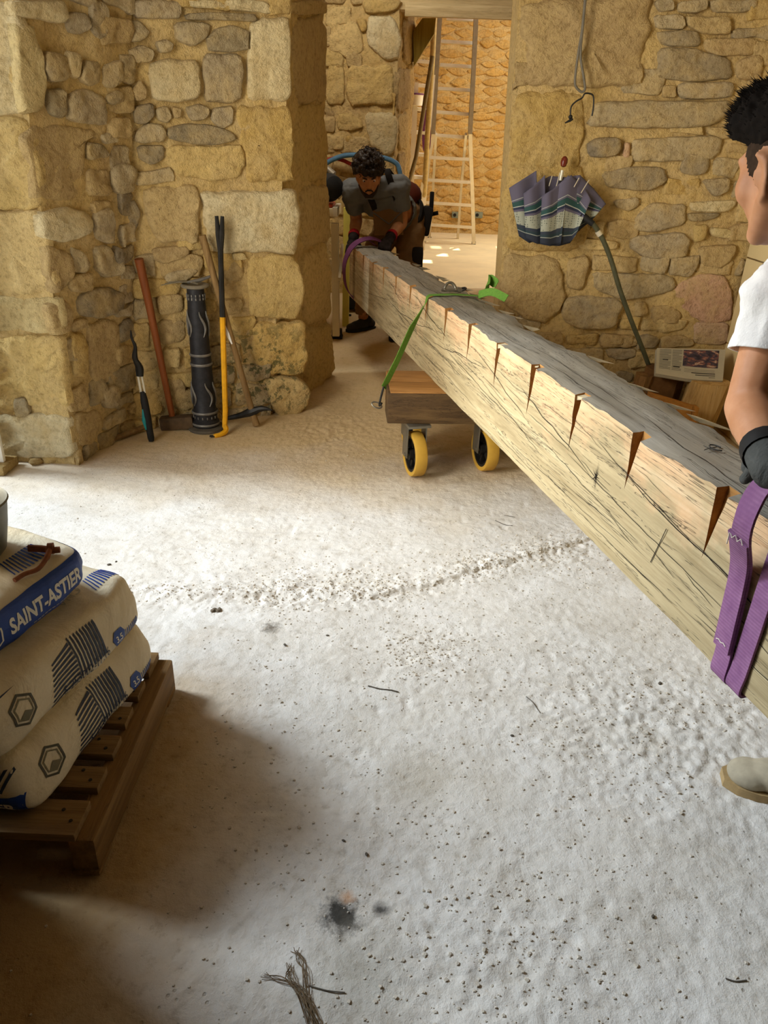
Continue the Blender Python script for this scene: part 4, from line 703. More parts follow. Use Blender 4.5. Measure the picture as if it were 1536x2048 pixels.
# loppers / pruner with teal grip
lb = on(303, 882); lt = wallpt(P_left, 243, 657, .055); lp = empty('pole_pruner', lb, 'black pruner with teal grips standing upside down against the left wall', 'pruner')
d = (lt - lb).normalized(); L = (lt - lb).length; f = lambda t, x=0.0: lb + d * L * t + Vector((x, 0, .004))
obj('grip', MB().tube([f(0), f(.03), f(.1), f(.2), f(.38), f(.46)], [.013, .0165, .0165, .019, .018, .0125], 10), M_black, lp)
obj('grip_inlay', MB().tube([f(.115) + Vector((-.011, -.011, 0)), f(.2) + Vector((-.013, -.012, 0)), f(.305) + Vector((-.009, -.011, 0))], [.005, .011, .005], 10), M_teal, lp)
obj('tube', MB().tube([f(.45, -.008), f(.63, -.008)], .0065, 8).tube([f(.45, .010), f(.61, .009)], .0055, 8), M_alu, lp)
obj('blade', MB().tube(curve_pts([f(.60), f(.68, .004), f(.76, -.008), f(.86, .003), f(.93, -.006), f(1.0, -.004)], 4), [.017, .018, .019, .02, .019, .017, .015, .013, .014, .013, .011, .009, .008, .008, .007, .006, .006, .006, .005, .004, .002], 8), M_dark, lp)
# cast iron post
cbp = on(413, 857); pz = lambda h: cbp + Vector((.0, .0, h)); post = empty('cast_iron_post', cbp, 'black ornate cast-iron post standing on a round foot in the corner', 'post')
H0 = .70; obj('foot_plate', MB().lathe([(.088, 0), (.09, .006), (.088, .014), (.07, .018), (.055, .02)], cbp, seg=36), M_steel, post).data.materials[0] = plain('grey_iron_plate', '5f574b', .7, .3)
obj('lower_shaft', MB().lathe([(.062, .018), (.066, .03), (.066, .045), (.058, .052), (.057, .085), (.062, .09), (.062, .098), (.055, .108), (.053, .2), (.049, .34)], cbp, seg=36), M_cast, post)
obj('upper_shaft', MB().lathe([(.049, .34), (.0475, .40), (.046, .45), (.0445, .52), (.043, .60), (.041, .64), (.040, H0 - .01)], cbp, seg=36), M_cast, post)
for h, r in ((.034, .0675), (.094, .0635), (.335, .0515), (.382, .0505)): obj('ring_moulding', MB().lathe([(r, h - .006), (r + .003, h), (r, h + .006), (r - .006, h + .006), (r - .006, h - .006)], cbp, seg=36, closed=True), M_castring, post)
obj('top_flange', MB().lathe([(.038, H0 - .012), (.062, H0 - .004), (.066, H0 + .004), (.06, H0 + .009), (.044, H0 + .008), (.036, H0 + .002)], cbp, seg=36), plain('grey_flange', '857c6a', .7, .2), post)
beads = MB()
for r, h, n in ((.0415, .645, 14), (.058, .07, 16), (.042, .66, 14)):
    for k in range(n): a = 2 * math.pi * k / n; beads.box(pz(h) + Vector((r * math.cos(a), r * math.sin(a), 0)), (.006, .006, .012), Matrix.Rotation(a, 3, 'Z'), .0015)
obj('bead_course', beads, M_castring, post)['kind'] = 'stuff'
for a0 in (R(185), R(-5), R(225), R(-50)):
    for h, r in ((.16, .054), (.50, .045)):
        pts = [pz(h + .075 * t - .03) + Vector(((r + .003) * math.cos(a0 + .28 * math.sin(t * 3)), (r + .003) * math.sin(a0 + .28 * math.sin(t * 3)), 0)) for t in [k / 12 * 1.6 for k in range(13)]]
        obj('leaf_ornament', MB().tube(pts, [.002 + .004 * math.sin(math.pi * k / 12) for k in range(13)], 6), M_castring, post)
# hand rake head on top of the post
rk = aty(402, 574, cbp.y); rk = pz(H0 + .011); rake = empty('hand_rake_head', rk, 'small grey fan rake head lying on top of the cast-iron post', 'rake')
for k in range(7): obj('tine', MB().tube([rk + Vector((.0 + .004 * k, -.01 - .006 * k, .006)), rk + Vector((-.07, -.025 + .010 * k, .008)), rk + Vector((-.135 + .010 * k, -.075 + .026 * k, .0 + .003 * k))], [.0035, .003, .002], 6), plain('galvanised_wire', '8f8773', .5, .6) if k == 0 else bpy.data.materials['galvanised_wire'], rake)
obj('socket', MB().tube([rk + Vector((-.03, -.02, .007)), rk + Vector((.02, .0, .014)), rk + Vector((.07, .03, .03))], [.006, .009, .006], 8), M_castring, rake)
# handles lying on the floor behind the sledgehammer
a, b = on(226, 884), on(290, 862); t = empty('wooden_stake', a, 'pointed wooden stake lying in the corner at the foot of the left wall', 'stake')
obj('stake_body', MB().tube([a + Vector((0, 0, .012)), a.lerp(b, .2) + Vector((0, 0, .02)), b + Vector((0, 0, .026))], [.004, .013, .014], 8), M_handle, t)
a, b = on(300, 846), on(372, 828); tag(obj('axe_handle', MB().tube([a + Vector((0, .06, .025)), a.lerp(b, .5) + Vector((0, .06, .04)), b + Vector((0, .06, .03))], [.017, .019, .015], 8), M_handle), 'worn wooden tool handle lying between the sledgehammer and the iron post', 'handle')
# ------------------------------------------------------------------ pallet
pal = empty('wooden_pallet', (-.95, 1.26, 0), 'small worn wooden pallet under the lime bags', 'pallet'); ZP = .122
def pfl(x, y): return fz(x, y)
NAIL = plain('nail_head', '3b352c', .6, .6)
for i, x in enumerate((-.562, -.93, -1.30)): obj('rail', MB().box((x, 1.262, .056), (.052, .56, .092), None, .006), M_palletY, pal)
for k, y in enumerate((1.022, 1.125, 1.215, 1.308, 1.402, 1.505)):
    w = .084 if k in (0, 5) else .058; s = obj('slat', MB().box((-.955 + random.uniform(-.004, .004), y, .112), (.775, w, .02), Matrix.Rotation(R(random.uniform(-.6, .6)), 3, 'Z'), .003), M_pallet, pal)
    for nx, ny in ((-.588, -.012), (-.612, .014)): obj('nail', MB().lathe([(.0045, .121), (.0035, .1235)], (nx, y + ny, 0), seg=8), NAIL, s)
for x in (-.562, -.93, -1.30):
    for y in (1.012, 1.50): obj('rail_foot', MB().box((x, y, .014), (.055, .07, .012), None, .003), M_palletY, pal)
# ------------------------------------------------------------------ lime bags
tb = NT('kraft_bag_paper', .7, 0, .3); _co = tb.coord('obj'); _f = tb.noise(_co, 7, 5, .55, .8); tb.color(tb.ramp(_f, [(.25, lin('c9bb9c')), (.7, lin('d9cdb2'))])); tb.bump(tb.math('ADD', _f, tb.math('MULTIPLY', tb.noise(_co, 40), .12)), .55, .02); M_bag = tb.m
M_ink = plain('print_blue', '1d3f8c', .5, 0, .18, 25, 0); M_inkd = plain('print_dark_blue', '2b3348', .6, 0, .12, 25, 0); M_inkw = plain('print_white', 'dcd8cc', .6, 0, .05, 25, 0); M_inkg = plain('print_grey', '6f6850', .6, 0, .08, 25, 0); M_inkl = plain('print_light_grey', 'a39f93', .6, 0, .05, 25, 0); M_inkm = plain('print_olive', '4a4636', .6, 0, .1, 25, 0)
class Bag:
    def __init__(s, label, c, size, yaw, tilt=(0, 0), sag=None, seed=1, lean=0.0):
        s.c = Vector(c); s.M = Matrix.Rotation(yaw, 3, 'Z') @ Matrix.Rotation(tilt[0], 3, 'X') @ Matrix.Rotation(tilt[1], 3, 'Y'); s.size = Vector(size) / 2; s.rnd = random.Random(seed)
        bm = bmesh.new(); bmesh.ops.create_cube(bm, size=2.0); bmesh.ops.subdivide_edges(bm, edges=bm.edges[:], cuts=27, use_grid_fill=True)
        hx, hy, hz = s.size
        for v in bm.verts:
            p = v.co.copy(); m = max(abs(p.x), abs(p.y), abs(p.z)); q = Vector([math.copysign(abs(a) ** 1.0, a) for a in p])
            e = 9.0; l = (abs(p.x) ** e + abs(p.y) ** e + abs(p.z) ** 5.5) ** (1 / e); p = p / max(l, .001) if l > 0 else p
            edge = max(abs(p.x), abs(p.y)); puff = 1 - .16 * max(0, edge - .55) / .45
            w = Vector((p.x * hx, p.y * hy, p.z * hz * puff))
            w += Vector((0, 0, (.012 * fbm(w + Vector((seed, 0, 0)), 6, 3)))) + Vector((.006 * fbm(w + Vector((seed, 5, 0)), 9, 3), .006 * fbm(w + Vector((seed, 9, 0)), 9, 3), 0)) * (1 if edge > .6 else .3)
            k = abs(p.z); w += Vector((math.copysign(.006, p.x) if abs(p.x) > .9 else 0, math.copysign(.006, p.y) if abs(p.y) > .9 else 0, 0)) * max(0, .5 - k)
            w.x += lean * w.z
            if sag: w.z += sag(w.x / hx, w.y / hy)
            v.co = s.c + s.M @ w
        me = bpy.data.meshes.new('lime_bag'); bm.to_mesh(me); bm.free(); base = s.c - Vector((0, 0, hz)); me2 = me.copy()
        s.bvh = BVHTree.FromPolygons([v.co.copy() for v in me.vertices], [p.vertices[:] for p in me.polygons])
        s.o = tag(link('lime_bag', me, M_bag, None, base, 180), label, 'bag', 'lime bags stacked on the pallet')
    def put(s, name, polys, org, ux, uy, mat, lift=.0012, cut=.012, label=None):
        """flat print: 2-D polygons on a plane (origin org, axes ux, uy in bag axes) laid onto the bag skin"""
        M = s.M; ux = M @ Vector(ux).normalized(); uy = M @ Vector(uy); uy = (uy - ux * uy.dot(ux)).normalized(); n = ux.cross(uy); org = s.c + M @ Vector(org)
        bm = bmesh.new()
        for pl in polys:
            try: bm.faces.new([bm.verts.new((x, y, 0)) for x, y in pl])
            except ValueError: pass
        bmesh.ops.triangulate(bm, faces=bm.faces[:])
        for _ in range(6):
            L = [e for e in bm.edges if e.calc_length() > cut]
            if not L: break
            bmesh.ops.subdivide_edges(bm, edges=L, cuts=1); bmesh.ops.triangulate(bm, faces=[f for f in bm.faces if len(f.verts) > 4])
        miss = []
        for v in bm.verts:
            w = org + ux * v.co.x + uy * v.co.y; h = s.bvh.ray_cast(w + n * .15, -n, .3)
            if h[0] is None: miss.append(v)
            else: v.co = h[0] + h[1] * lift * (1 if h[1].dot(n) > 0 else -1)
        bmesh.ops.delete(bm, geom=miss, context='VERTS'); me = bpy.data.meshes.new(name); bm.to_mesh(me); bm.free()
        o = link(name, me, mat, s.o, None, 0)
        if label: o['label'] = label
        return o
    def text(s, name, txt, org, ux, uy, size, mat, bold=0.0, stretch=1.0, align='LEFT', label=None, space=1.0, lift=.002):
        cu = bpy.data.curves.new('t', 'FONT'); cu.body = txt; cu.size = size; cu.offset = bold; cu.align_x = align; cu.fill_mode = 'FRONT'; cu.space_character = space; cu.resolution_u = 3
        t = bpy.data.objects.new('t', cu); COL.objects.link(t); me = evaluated(t); polys = [[(me.vertices[i].co.x * stretch, me.vertices[i].co.y) for i in p.vertices] for p in me.polygons]
        bpy.data.objects.remove(t); return s.put(name, polys, org, ux, uy, mat, lift, .012, label)
def shear(polys, k): return [[(x + k * y, y) for x, y in p] for p in polys]
def chevron(w, h, n=9, duty=.66):
    """nested hexagon-corner stripes inside a cube-face motif"""
    out = []
    for i in range(n):
        a = (i + .35) / n; b = a + duty / n * (.55 + .5 * i / n)
        for A, B in (((0, -h), (-w, 0)), ((0, -h), (w, 0))):
            pass
        out.append([(-w * a, 0 - .0), (0, -h * a), (0, -h * b), (-w * b, 0)]); out.append([(0, -h * a), (w * a, 0), (w * b, 0), (0, -h * b)])
    return out
def corner(w, h, n=9):
    """two fans of parallel stripes meeting along a diagonal"""
    out = []
    for i in range(n):
        a = i / n; b = (i + .45 + .4 * i / n) / n
        out.append([(w * a, h * a), (w * b, h * b), (w * b, -h), (w * a, -h)][::1]); out.append([(w * a, h * a), (-w, h * a + 0), (-w, h * b), (w * b, h * b)])
    return out
def hexring(r, t, sx=1.0):
    o = [(sx * r * math.cos(R(60 * k + 90)), r * math.sin(R(60 * k + 90))) for k in range(6)]; i = [(x * (1 - t), y * (1 - t)) for x, y in o]
    return [[o[k], o[(k + 1) % 6], i[(k + 1) % 6], i[k]] for k in range(6)]
def rect(x0, y0, x1, y1): return [[(x0, y0), (x1, y0), (x1, y1), (x0, y1)]]
def stripes(x0, y0, w, h, n, slope=.5, taper=True):
    return [[(x0 + w * i / n, y0), (x0 + w * (i + (.25 + .45 * (i / n if taper else .5))) / n, y0), (x0 + w * (i + (.25 + .45 * (i / n if taper else .5))) / n, y0 + h), (x0 + w * i / n, y0 + h)] for i in range(n)]
B3 = Bag('lowest lime bag, lying directly on the wooden pallet', (-.818, 1.290, ZP + .073), (.42, .53, .146), R(-11), (0, 0), None, 3, -.28)
B2 = Bag('middle lime bag of the stack, with large striped cube print', (-.845, 1.300, ZP + .207), (.42, .535, .140), R(-13.5), (0, R(2)), None, 5, -.30)
B1 = Bag('top lime bag of the stack, with white lettering on a wide blue band', (-1.004, 1.325, ZP + .330), (.60, .43, .130), R(-20.5), (R(4.5), R(1)), None, 8, -.05)
# prints on the long sides that face the room (+x) : u runs towards the camera (-y), v up
for B, yo, code in ((B2, 0, 'S-253002-17:16'), (B3, 0, 'S-253002-17:16')):
    hx, hy, hz = B.size; U, V = (0, 1, 0), (0, 0, 1)
    for sgn, W in ((1, .075), (-1, .06)): pass
    cm = corner(.052, .03, 8); B.put('striped_print', [[(x, y) for x, y in p] for p in [[(-.085 + .0195 * i, -.052), (-.085 + .0195 * i + .006 + .0012 * i, -.052), (-.045 + .0095 * i + .004 + .001 * i, .0 + .004 * i), (-.045 + .0095 * i, .0 + .004 * i)] for i in range(0)]] + [[(.02 + .010 * i, -.045), (.02 + .010 * i + .0045 + .0004 * i, -.045), (.02 + .010 * i + .0045 + .0004 * i, .046 - .001 * i), (.02 + .010 * i, .044 - .001 * i)] for i in range(9)], (hx, -.02, .004), U, V, M_inkd)
    B.put('striped_print', [[(.018, -.045 + .0098 * i), (.018, -.045 + .0098 * i + .0046 + .0002 * i), (-.075 + .004 * i, -.055 + .0098 * i + .004), (-.075 + .004 * i, -.055 + .0098 * i)] for i in range(9)], (hx, -.02, .004), U, V, M_inkd)
    B.put('cube_logo', hexring(.034, .16), (hx, -.165, .004), U, V, M_inkm, .0014); B.put('cube_logo', hexring(.024, .14) + [[(-.017, -.012), (0, -.022), (.017, -.011), (.0, .0)]], (hx, -.165, .004), U, V, M_inkg, .0014)
    B.text('date_code', code, (hx, -.055, -.050), U, V, .030, M_inkd, 0, .80)
    B.put('striped_print', stripes(.15, -.06, .075, .03, 10, 0), (hx, .0, -.002), U, V, M_ink)
    B.put('striped_print', [[(-.045 + .01 * i, -.0), (-.045 + .01 * i + .003 + .0004 * i, 0), (-.03 + .008 * i + .003 + .0004 * i, .045), (-.03 + .008 * i, .045)] for i in range(10)], (hx - .055, hy - .055, hz), (0, 1, 0), (-1, 0, 0), M_ink)
    B.put('strength_badge', [[(.0, -.019), (.03, -.021), (.036, .004), (.026, .019), (.0, .019), (-.012, .002)]], (hx, .125, -.034), U, V, M_ink, .0016)
    B.text('strength_number', '3,5', (hx, .124, -.043), U, V, .021, M_inkw, .0004, 1.0, lift=.0024)
    # blue end band facing the camera
    B.put('blue_band', rect(-.17, -.064, hx - .008, -.006), (0, -hy, 0), (1, 0, 0), V, M_ink)
    B.text('brand_lettering', 'SAINT-ASTIER', (hx - .026, -hy, -.050), (1, 0, 0), V, .036, M_inkw, .0012, .95, 'RIGHT')
    B.put('striped_print', [[(.0 + .012 * i, .005), (.0 + .012 * i + .006, .005), (.02 + .012 * i + .006, .05), (.02 + .012 * i, .05)] for i in range(8)], (hx - .13, -hy, 0), (1, 0, 0), V, M_inkd)
B2.text('lime_lettering', 'CHA', (hx - .10, .155, hz), (0, -1, 0), (1, 0, 0), .03, M_inkl, 0, 1.2)
# blue band with the maker's name along the end of the top bag
hx, hy, hz = B1.size; U, V = (0, 1, 0), (0, 0, 1)
B1.put('blue_band', rect(-hy, -.068, hy, .037), (hx, 0, 0), U, V, M_ink, .0012, .01)
B1.text('brand_lettering', 'SAINT-ASTIER', (hx, -.028, -.022), U, V, .050, M_inkw, .0016, .66, 'LEFT', space=1.0)
B1.put('brand_underline', [[(.03 + .0105 * i, -.001), (.03 + .0105 * i + .008, -.001), (.03 + .0105 * i + .008, .0012), (.03 + .0105 * i, .0012)] for i in range(14)], (hx, 0, -.036), U, V, M_inkl, .002)
B1.put('cube_logo', hexring(.033, .13), (hx, -.075, -.006), U, V, M_inkw, .002); B1.put('cube_logo', [[(-.014, -.014), (.003, -.021), (.003, .012), (-.014, .018)]], (hx, -.075, -.006), U, V, M_inkw, .002); B1.put('cube_logo', [[(.003, -.021), (.018, -.010), (.003, -.004)]], (hx, -.075, -.006), U, V, M_inkl, .002)
B1.put('striped_print', [[(-.10 + .010 * i, 0), (-.10 + .010 * i + .0035 + .0003 * i, 0), (-.085 + .008 * i + .0035 + .0003 * i, .055), (-.085 + .008 * i, .055)] for i in range(11)], (hx - .05, hy - .06, hz), (0, 1, 0), (-1, 0, 0), M_ink)
for k in range(4): B1.put('print_line', rect(-.004 + .012 * k, -.06, -.002 + .012 * k, .04), (hx - .14, -.15, hz), (0, 1, 0), (-1, 0, 0), M_inkg, .0012)
# ------------------------------------------------------------------ metal bucket with a rusty pot hanger
def ontop(B, x, y):
    h = B.bvh.ray_cast(Vector((x, y, 1.0)), Vector((0, 0, -1))); return h[0]
bk = ontop(B1, -.88, 1.27) if False else None
bc = att(-30, 1110, 1.62); bcx, bcy = -.866, 1.345; bz = max(ontop(B1, bcx + dx, bcy + dy).z for dx in (-.05, 0, .05) for dy in (-.05, 0, .05)) - .004
bu = empty('metal_bucket', (bcx, bcy, bz), 'dull grey metal bucket standing on the top lime bag', 'bucket')
obj('bucket_body', MB().lathe([(.058, 0), (.068, .012), (.080, .07), (.087, .118), (.0905, .122), (.0885, .126), (.084, .12), (.077, .07), (.066, .016), (.002, .012)], (bcx, bcy, bz), seg=44), plain('galvanised_grey', '6e6b5f', .55, .5, .3, 14, .25, .002), bu)
hgr = ontop(B1, -.78, 1.36); hg = empty('rusty_hanger', hgr, 'bent rusty iron bracket lying on the top bag beside the bucket', 'bracket')
def hp(u, v, lift): p = None; r = ray(u, v); h = B1.bvh.ray_cast(EYE, r.normalized())[0]; return (h if h is not None else atz(u, v, ZP + .40)) + Vector((0, 0, lift))
A_ = [hp(58, 1106, .012), hp(85, 1108, .013), hp(110, 1112, .014)]; obj('flat_bar', MB().strip(A_, (0, 0, 1), .014, .006), M_rust, hg)
obj('forked_arm', MB().tube(curve_pts([hp(30, 1166, .006), hp(50, 1155, .008), hp(78, 1146, .010), hp(96, 1128, .016), hp(104, 1110, .02)], 4), [.005] * 12 + [.006] * 5, 8), M_rust, hg)
obj('eye_joint', MB().lathe([(.006, -.006), (.0125, -.006), (.0125, .006), (.006, .006)], hp(104, 1110, .016), (1, .3, 0), 14, closed=True).lathe([(.0, -.014), (.007, -.014), (.007, .014), (0, .014)], hp(108, 1112, .014), (1, .3, 0), 12), M_rust, hg)
# ------------------------------------------------------------------ umbrella hung upside down on the right-hand wall
YU = 3.86; u0 = aty(1128, 325, YU); ub = empty('umbrella', aty(1105, 490, YU), 'folded grey-blue striped umbrella with red-brown knob, hanging on the pillar', 'umbrella')
ubot = aty(1098, 478, YU - .03)
obj('knob', MB().lathe([(.004, -.02), (.012, -.016), (.0165, .0), (.015, .016), (.008, .025), (.001, .028)], u0, (u0 - ubot), 20), plain('red_brown_resin', '6b2a1c', .25, 0, .2, 30, 0), ub)
obj('ferrule', MB().tube([u0 + (ubot - u0) * .10, u0 + (ubot - u0) * .23], .0085, 12), M_alu, ub); obj('shaft', MB().tube([u0 + (ubot - u0) * .18, ubot], .006, 10), M_dark, ub)
_t = NT('umbrella_cloth', .8, 0, .2); _a = _t.n('ShaderNodeAttribute'); _a.attribute_name = 'row'; _v = _a.outputs['Fac']
_c = _t.ramp(_v, [(0, lin('5d5866'))]); _r = _t.t.nodes[-1]
_cr = [n for n in _t.t.nodes if n.type == 'VALTORGB'][0].color_ramp; _cr.interpolation = 'CONSTANT'
_st = [(0, '5c5767'), (.27, '9fa29a'), (.285, '5c5767'), (.31, '2e4a48'), (.40, 'a3a69c'), (.415, '2f3346'), (.46, '5c5767'), (.50, '9b9d8d'), (.74, '353b46'), (.80, '2f3d42'), (.85, '8f938a'), (.865, '30343f')]
_cr.elements[0].color = lin(_st[0][1])
for p_, c_ in _st[1:]: _e = _cr.elements.new(p_); _e.color = lin(c_)
_dots = _t.ramp(_t.voro(_t.coord('obj'), 95, 'F1', .25), [(.28, BW[1]), (.36, BW[0])]); _band = _t.math('MULTIPLY', _t.math('GREATER_THAN', _v, .50), _t.math('LESS_THAN', _v, .74))
_t.color(_t.mix(_t.math('MULTIPLY', _t.math('MULTIPLY', _dots, _band), .75), _c, lin('50554f'))); M_umb = _t.m
# eight pleats: outline points of the hem ridges (top, photograph left to right) gathered at the bottom
TOPS = [(1020, 376, .0), (1047, 362, .02), (1073, 342, .05), (1078, 352, .0), (1100, 352, .055), (1104, 362, .0), (1135, 352, .06), (1142, 350, .01), (1158, 352, .055), (1176, 352, .02), (1211, 410, .0)]
def umb_panel(name, tops, bots, off, ph):
    """pleated cloth: rows from the hem (t=0) down to the gathered tip (t=1)"""
    nt, nu = 22, 24; V = []; F = []; row = []
    for i in range(nt + 1):
        t = i / nt
        for j in range(nu + 1):
            s = j / nu; k = s * (len(tops) - 1); a = min(int(k), len(tops) - 2); f = k - a
            T = Vector(tops[a]).lerp(Vector(tops[a + 1]), f); k2 = s * (len(bots) - 1); b = min(int(k2), len(bots) - 2); Bt = Vector(bots[b]).lerp(Vector(bots[b + 1]), k2 - b)
            q = T.lerp(Bt, t); dep = off + q.z * 1 + .016 * math.sin(s * math.pi * 2 * ph) * (1 - .4 * t) + .014 * math.sin(math.pi * t)
            V.append(aty(q.x, q.y, YU - dep)); row.append(t)
    for i in range(nt):
        for j in range(nu): a = i * (nu + 1) + j; F.append((a, a + 1, a + nu + 2, a + nu + 1))
    me = bpy.data.meshes.new(name); me.from_pydata(V, [], F); at = me.attributes.new('row', 'FLOAT', 'POINT'); at.data.foreach_set('value', row)
    o = link(name, me, M_umb, ub, None, 180); m = o.modifiers.new('th', 'SOLIDIFY'); m.thickness = .0016; return o
V3 = lambda x, y, z=0: (x, y, z)
umb_panel('cloth_pleat', [V3(1018, 376), V3(1046, 358), V3(1073, 341)], [V3(1038, 472), V3(1058, 486), V3(1078, 480)], .03, .8)
umb_panel('cloth_pleat', [V3(1047, 387), V3(1068, 372), V3(1090, 350)], [V3(1052, 478), V3(1075, 488), V3(1092, 488)], .055, .8)
umb_panel('cloth_pleat', [V3(1084, 392), V3(1106, 378), V3(1138, 350)], [V3(1080, 488), V3(1100, 492), V3(1122, 488)], .075, .9)
umb_panel('cloth_pleat', [V3(1112, 372), V3(1142, 350), V3(1168, 372), V3(1182, 400)], [V3(1090, 490), V3(1118, 492), V3(1140, 486), V3(1152, 470)], .055, 1.1)
umb_panel('cloth_pleat', [V3(1146, 352), V3(1160, 350), V3(1188, 378), V3(1212, 408)], [V3(1110, 488), V3(1140, 486), V3(1156, 462), V3(1184, 440)], .03, .9)
umb_panel('cloth_pleat', [V3(1060, 372), V3(1100, 352), V3(1150, 356), V3(1180, 380)], [V3(1062, 478), V3(1095, 484), V3(1130, 482), V3(1160, 460)], .012, 1.6)
for a, b in (((1158, 356), (1148, 374)), ((1178, 360), (1162, 386)), ((1120, 345), (1108, 390)), ((1104, 352), (1098, 372))):
    obj('rib', MB().tube([aty(*a, YU - .06), aty(*b, YU - .075)], .0022, 6), M_alu, ub)
# green stick leaning in the corner, bent top with a metal ring
pts = [aty(u, v, y) for u, v, y in ((1168, 434, 3.80), (1186, 448, 3.79), (1204, 476, 3.79), (1222, 520, 3.79), (1240, 580, 3.79), (1262, 640, 3.79), (1286, 700, 3.80), (1308, 752, 3.81))]; foot = pts[-1]
pts.append(Vector((foot.x + (foot.x - pts[-2].x) * 2.6, 3.86, .0)))
st = empty('bent_stick', pts[-1], 'dark green bent stick leaning from the umbrella down to the corner', 'stick')
obj('stick_body', MB().tube(curve_pts(pts, 5), .0115, 10), M_khaki, st); obj('grip', MB().tube([pts[0] + (pts[0] - pts[1]) * .35, pts[0], pts[1]], [.012, .0165, .0135], 10), M_black, st)
a, b = pts[1].lerp(pts[2], .5), pts[1].lerp(pts[2], .8); obj('metal_ring', MB().tube([a, b], .0138, 12), M_alu, st)
# looped cable hanging from above, with iron hook
yc = 3.875; c = lambda u, v, d=0: aty(u, v, yc + d)
ca = empty('hanging_cable', c(1168, 182), 'grey looped cable hanging down the pillar above the umbrella', 'cable')
obj('cable_loop', MB().tube(curve_pts([aty(1176, -60, yc), c(1170, 0), c(1164, 60), c(1156, 110), c(1150, 160), c(1153, 175), c(1164, 184), c(1170, 176), c(1167, 152), c(1161, 110), c(1166, 50), c(1172, -10)], 6), .0055, 8), M_cable, ca)
hk = empty('iron_hook', c(1168, 187), 'rusty double iron hook hanging under the cable loop', 'hook')
obj('hook_rod', MB().tube(curve_pts([c(1141, 238), c(1142, 215), c(1152, 203), c(1164, 196), c(1170, 187), c(1182, 188), c(1187, 194), c(1187, 212), c(1184, 232)], 5), .0036, 8), M_dark, hk)
obj('hook_tip', MB().tube([c(1130, 246), c(1140, 241), c(1146, 238)], [.003, .006, .004], 8).ball(c(1141, 234), .010, 10), M_dark, hk)
# ------------------------------------------------------------------ firewood, board and newspaper in the right corner
lz = .30
wd1 = empty('split_log', (1.585, 3.62, 0), 'pale split log standing in the right corner under the newspaper', 'log')
def splitlog(parent, c, w, d, h, seed, lean=0.0, mats=None):
    rnd = random.Random(seed); n = 9; V = []; F = []; K = 12
    for i in range(K + 1):
        z = h * i / K
        for k in range(n):
            a = 2 * math.pi * k / n + .3; ex = 3.2; r = 1 / ((abs(math.cos(a)) ** ex + abs(math.sin(a)) ** ex) ** (1 / ex)); p = Vector((w / 2 * r * math.cos(a), d / 2 * r * math.sin(a)))
            q = Vector((c[0] + p.x + lean * z, c[1] + p.y + .0 * z, c[2] + z)); g = fbm((k * 7.1, z * 1.2, seed), 2.2, 3); V.append(q + Vector((p.x, p.y, 0)).normalized() * .012 * g)
    for i in range(K):
        for k in range(n): F.append((i * n + k, i * n + (k + 1) % n, (i + 1) * n + (k + 1) % n, (i + 1) * n + k))
    F += [tuple(reversed(range(n))), tuple(K * n + k for k in range(n))]; return obj('wood_body', MB().add(V, F), mats or M_log, parent, None, 25)
splitlog(wd1, (1.535, 3.60, 0), .19, .17, .315, 2, .20)
wd2 = empty('split_log', (1.40, 3.74, 0), 'dark brown split log behind, against the right-hand stone wall', 'log'); splitlog(wd2, (1.40, 3.76, 0), .20, .15, .335, 5, .08, M_bark)
wd3 = empty('split_log', (1.31, 3.70, 0), 'narrow bark-edged log at the foot of the green stick', 'log'); splitlog(wd3, (1.275, 3.74, 0), .075, .10, .30, 7, .14, wood_mat('bark_edge', '6d4d28', '8c673a', 'a98250', 2, .5))
bx = empty('orange_board', (1.36, 3.45, 0), 'orange-brown board standing between the beam and the logs', 'board')
a, b = aty(1318, 792, 3.46), aty(1386, 812, 3.42); obj('board_panel', MB().prism([(a.x - .05, 3.48, .0), (b.x, 3.42, .0), (b.x, 3.42, b.z), (a.x - .05, 3.48, a.z + .01)], (.006, .022, 0)), M_crate, bx); obj('board_edge', MB().box((b.x + .012, 3.42, b.z / 2), (.02, .05, b.z), None, .003), M_crate, bx)
npz = [aty(u, v, y) for u, v, y in ((1313, 696, 3.80), (1450, 699, 3.78), (1444, 762, 3.58), (1310, 748, 3.62))]
nw = empty('newspaper', (npz[2] + npz[3]) / 2, 'folded newspaper with a dark colour photo, lying on the split logs', 'newspaper')
TLn, TRn, BRn, BLn = npz; nn = (TRn - TLn).cross(BLn - TLn).normalized(); nn = nn if nn.z > 0 else -nn
def npp(x, y, l=0.0): return TLn.lerp(TRn, x).lerp(BLn.lerp(BRn, x), y) + nn * (l + .006 * math.sin(x * 5 + y * 2) * (y))
M_news = plain('newsprint', 'b3aa93', .85, 0, .06, 30, 0); M_newsk = plain('news_ink', '6f6a5f', .85, 0, .1, 80, 0); M_newsd = plain('news_ink_dark', '3c3834', .85, 0, .1, 80, 0)
def sheet(l0, l1, grow=0.0, dx=0.0):
    n = 12; V = []; F = []
    for l in (l0, l1):
        for j in range(5):
            for i in range(n + 1): V.append(npp(i / n * (1 + grow) - grow / 2 + dx, j / 4 * (1 + grow * 2), l))
    m = 5 * (n + 1)
    for j in range(4):
        for i in range(n): a = j * (n + 1) + i; F += [(a, a + 1, a + n + 2, a + n + 1), (a + m, a + n + 1 + m, a + n + 2 + m, a + 1 + m)]
    ed = [i for i in range(n + 1)] + [j * (n + 1) + n for j in range(1, 5)] + [4 * (n + 1) + i for i in range(n - 1, -1, -1)] + [j * (n + 1) for j in range(3, 0, -1)]
    for k in range(len(ed)): a, b = ed[k], ed[(k + 1) % len(ed)]; F.append((a, b, b + m, a + m))
    return MB().add(V, F)
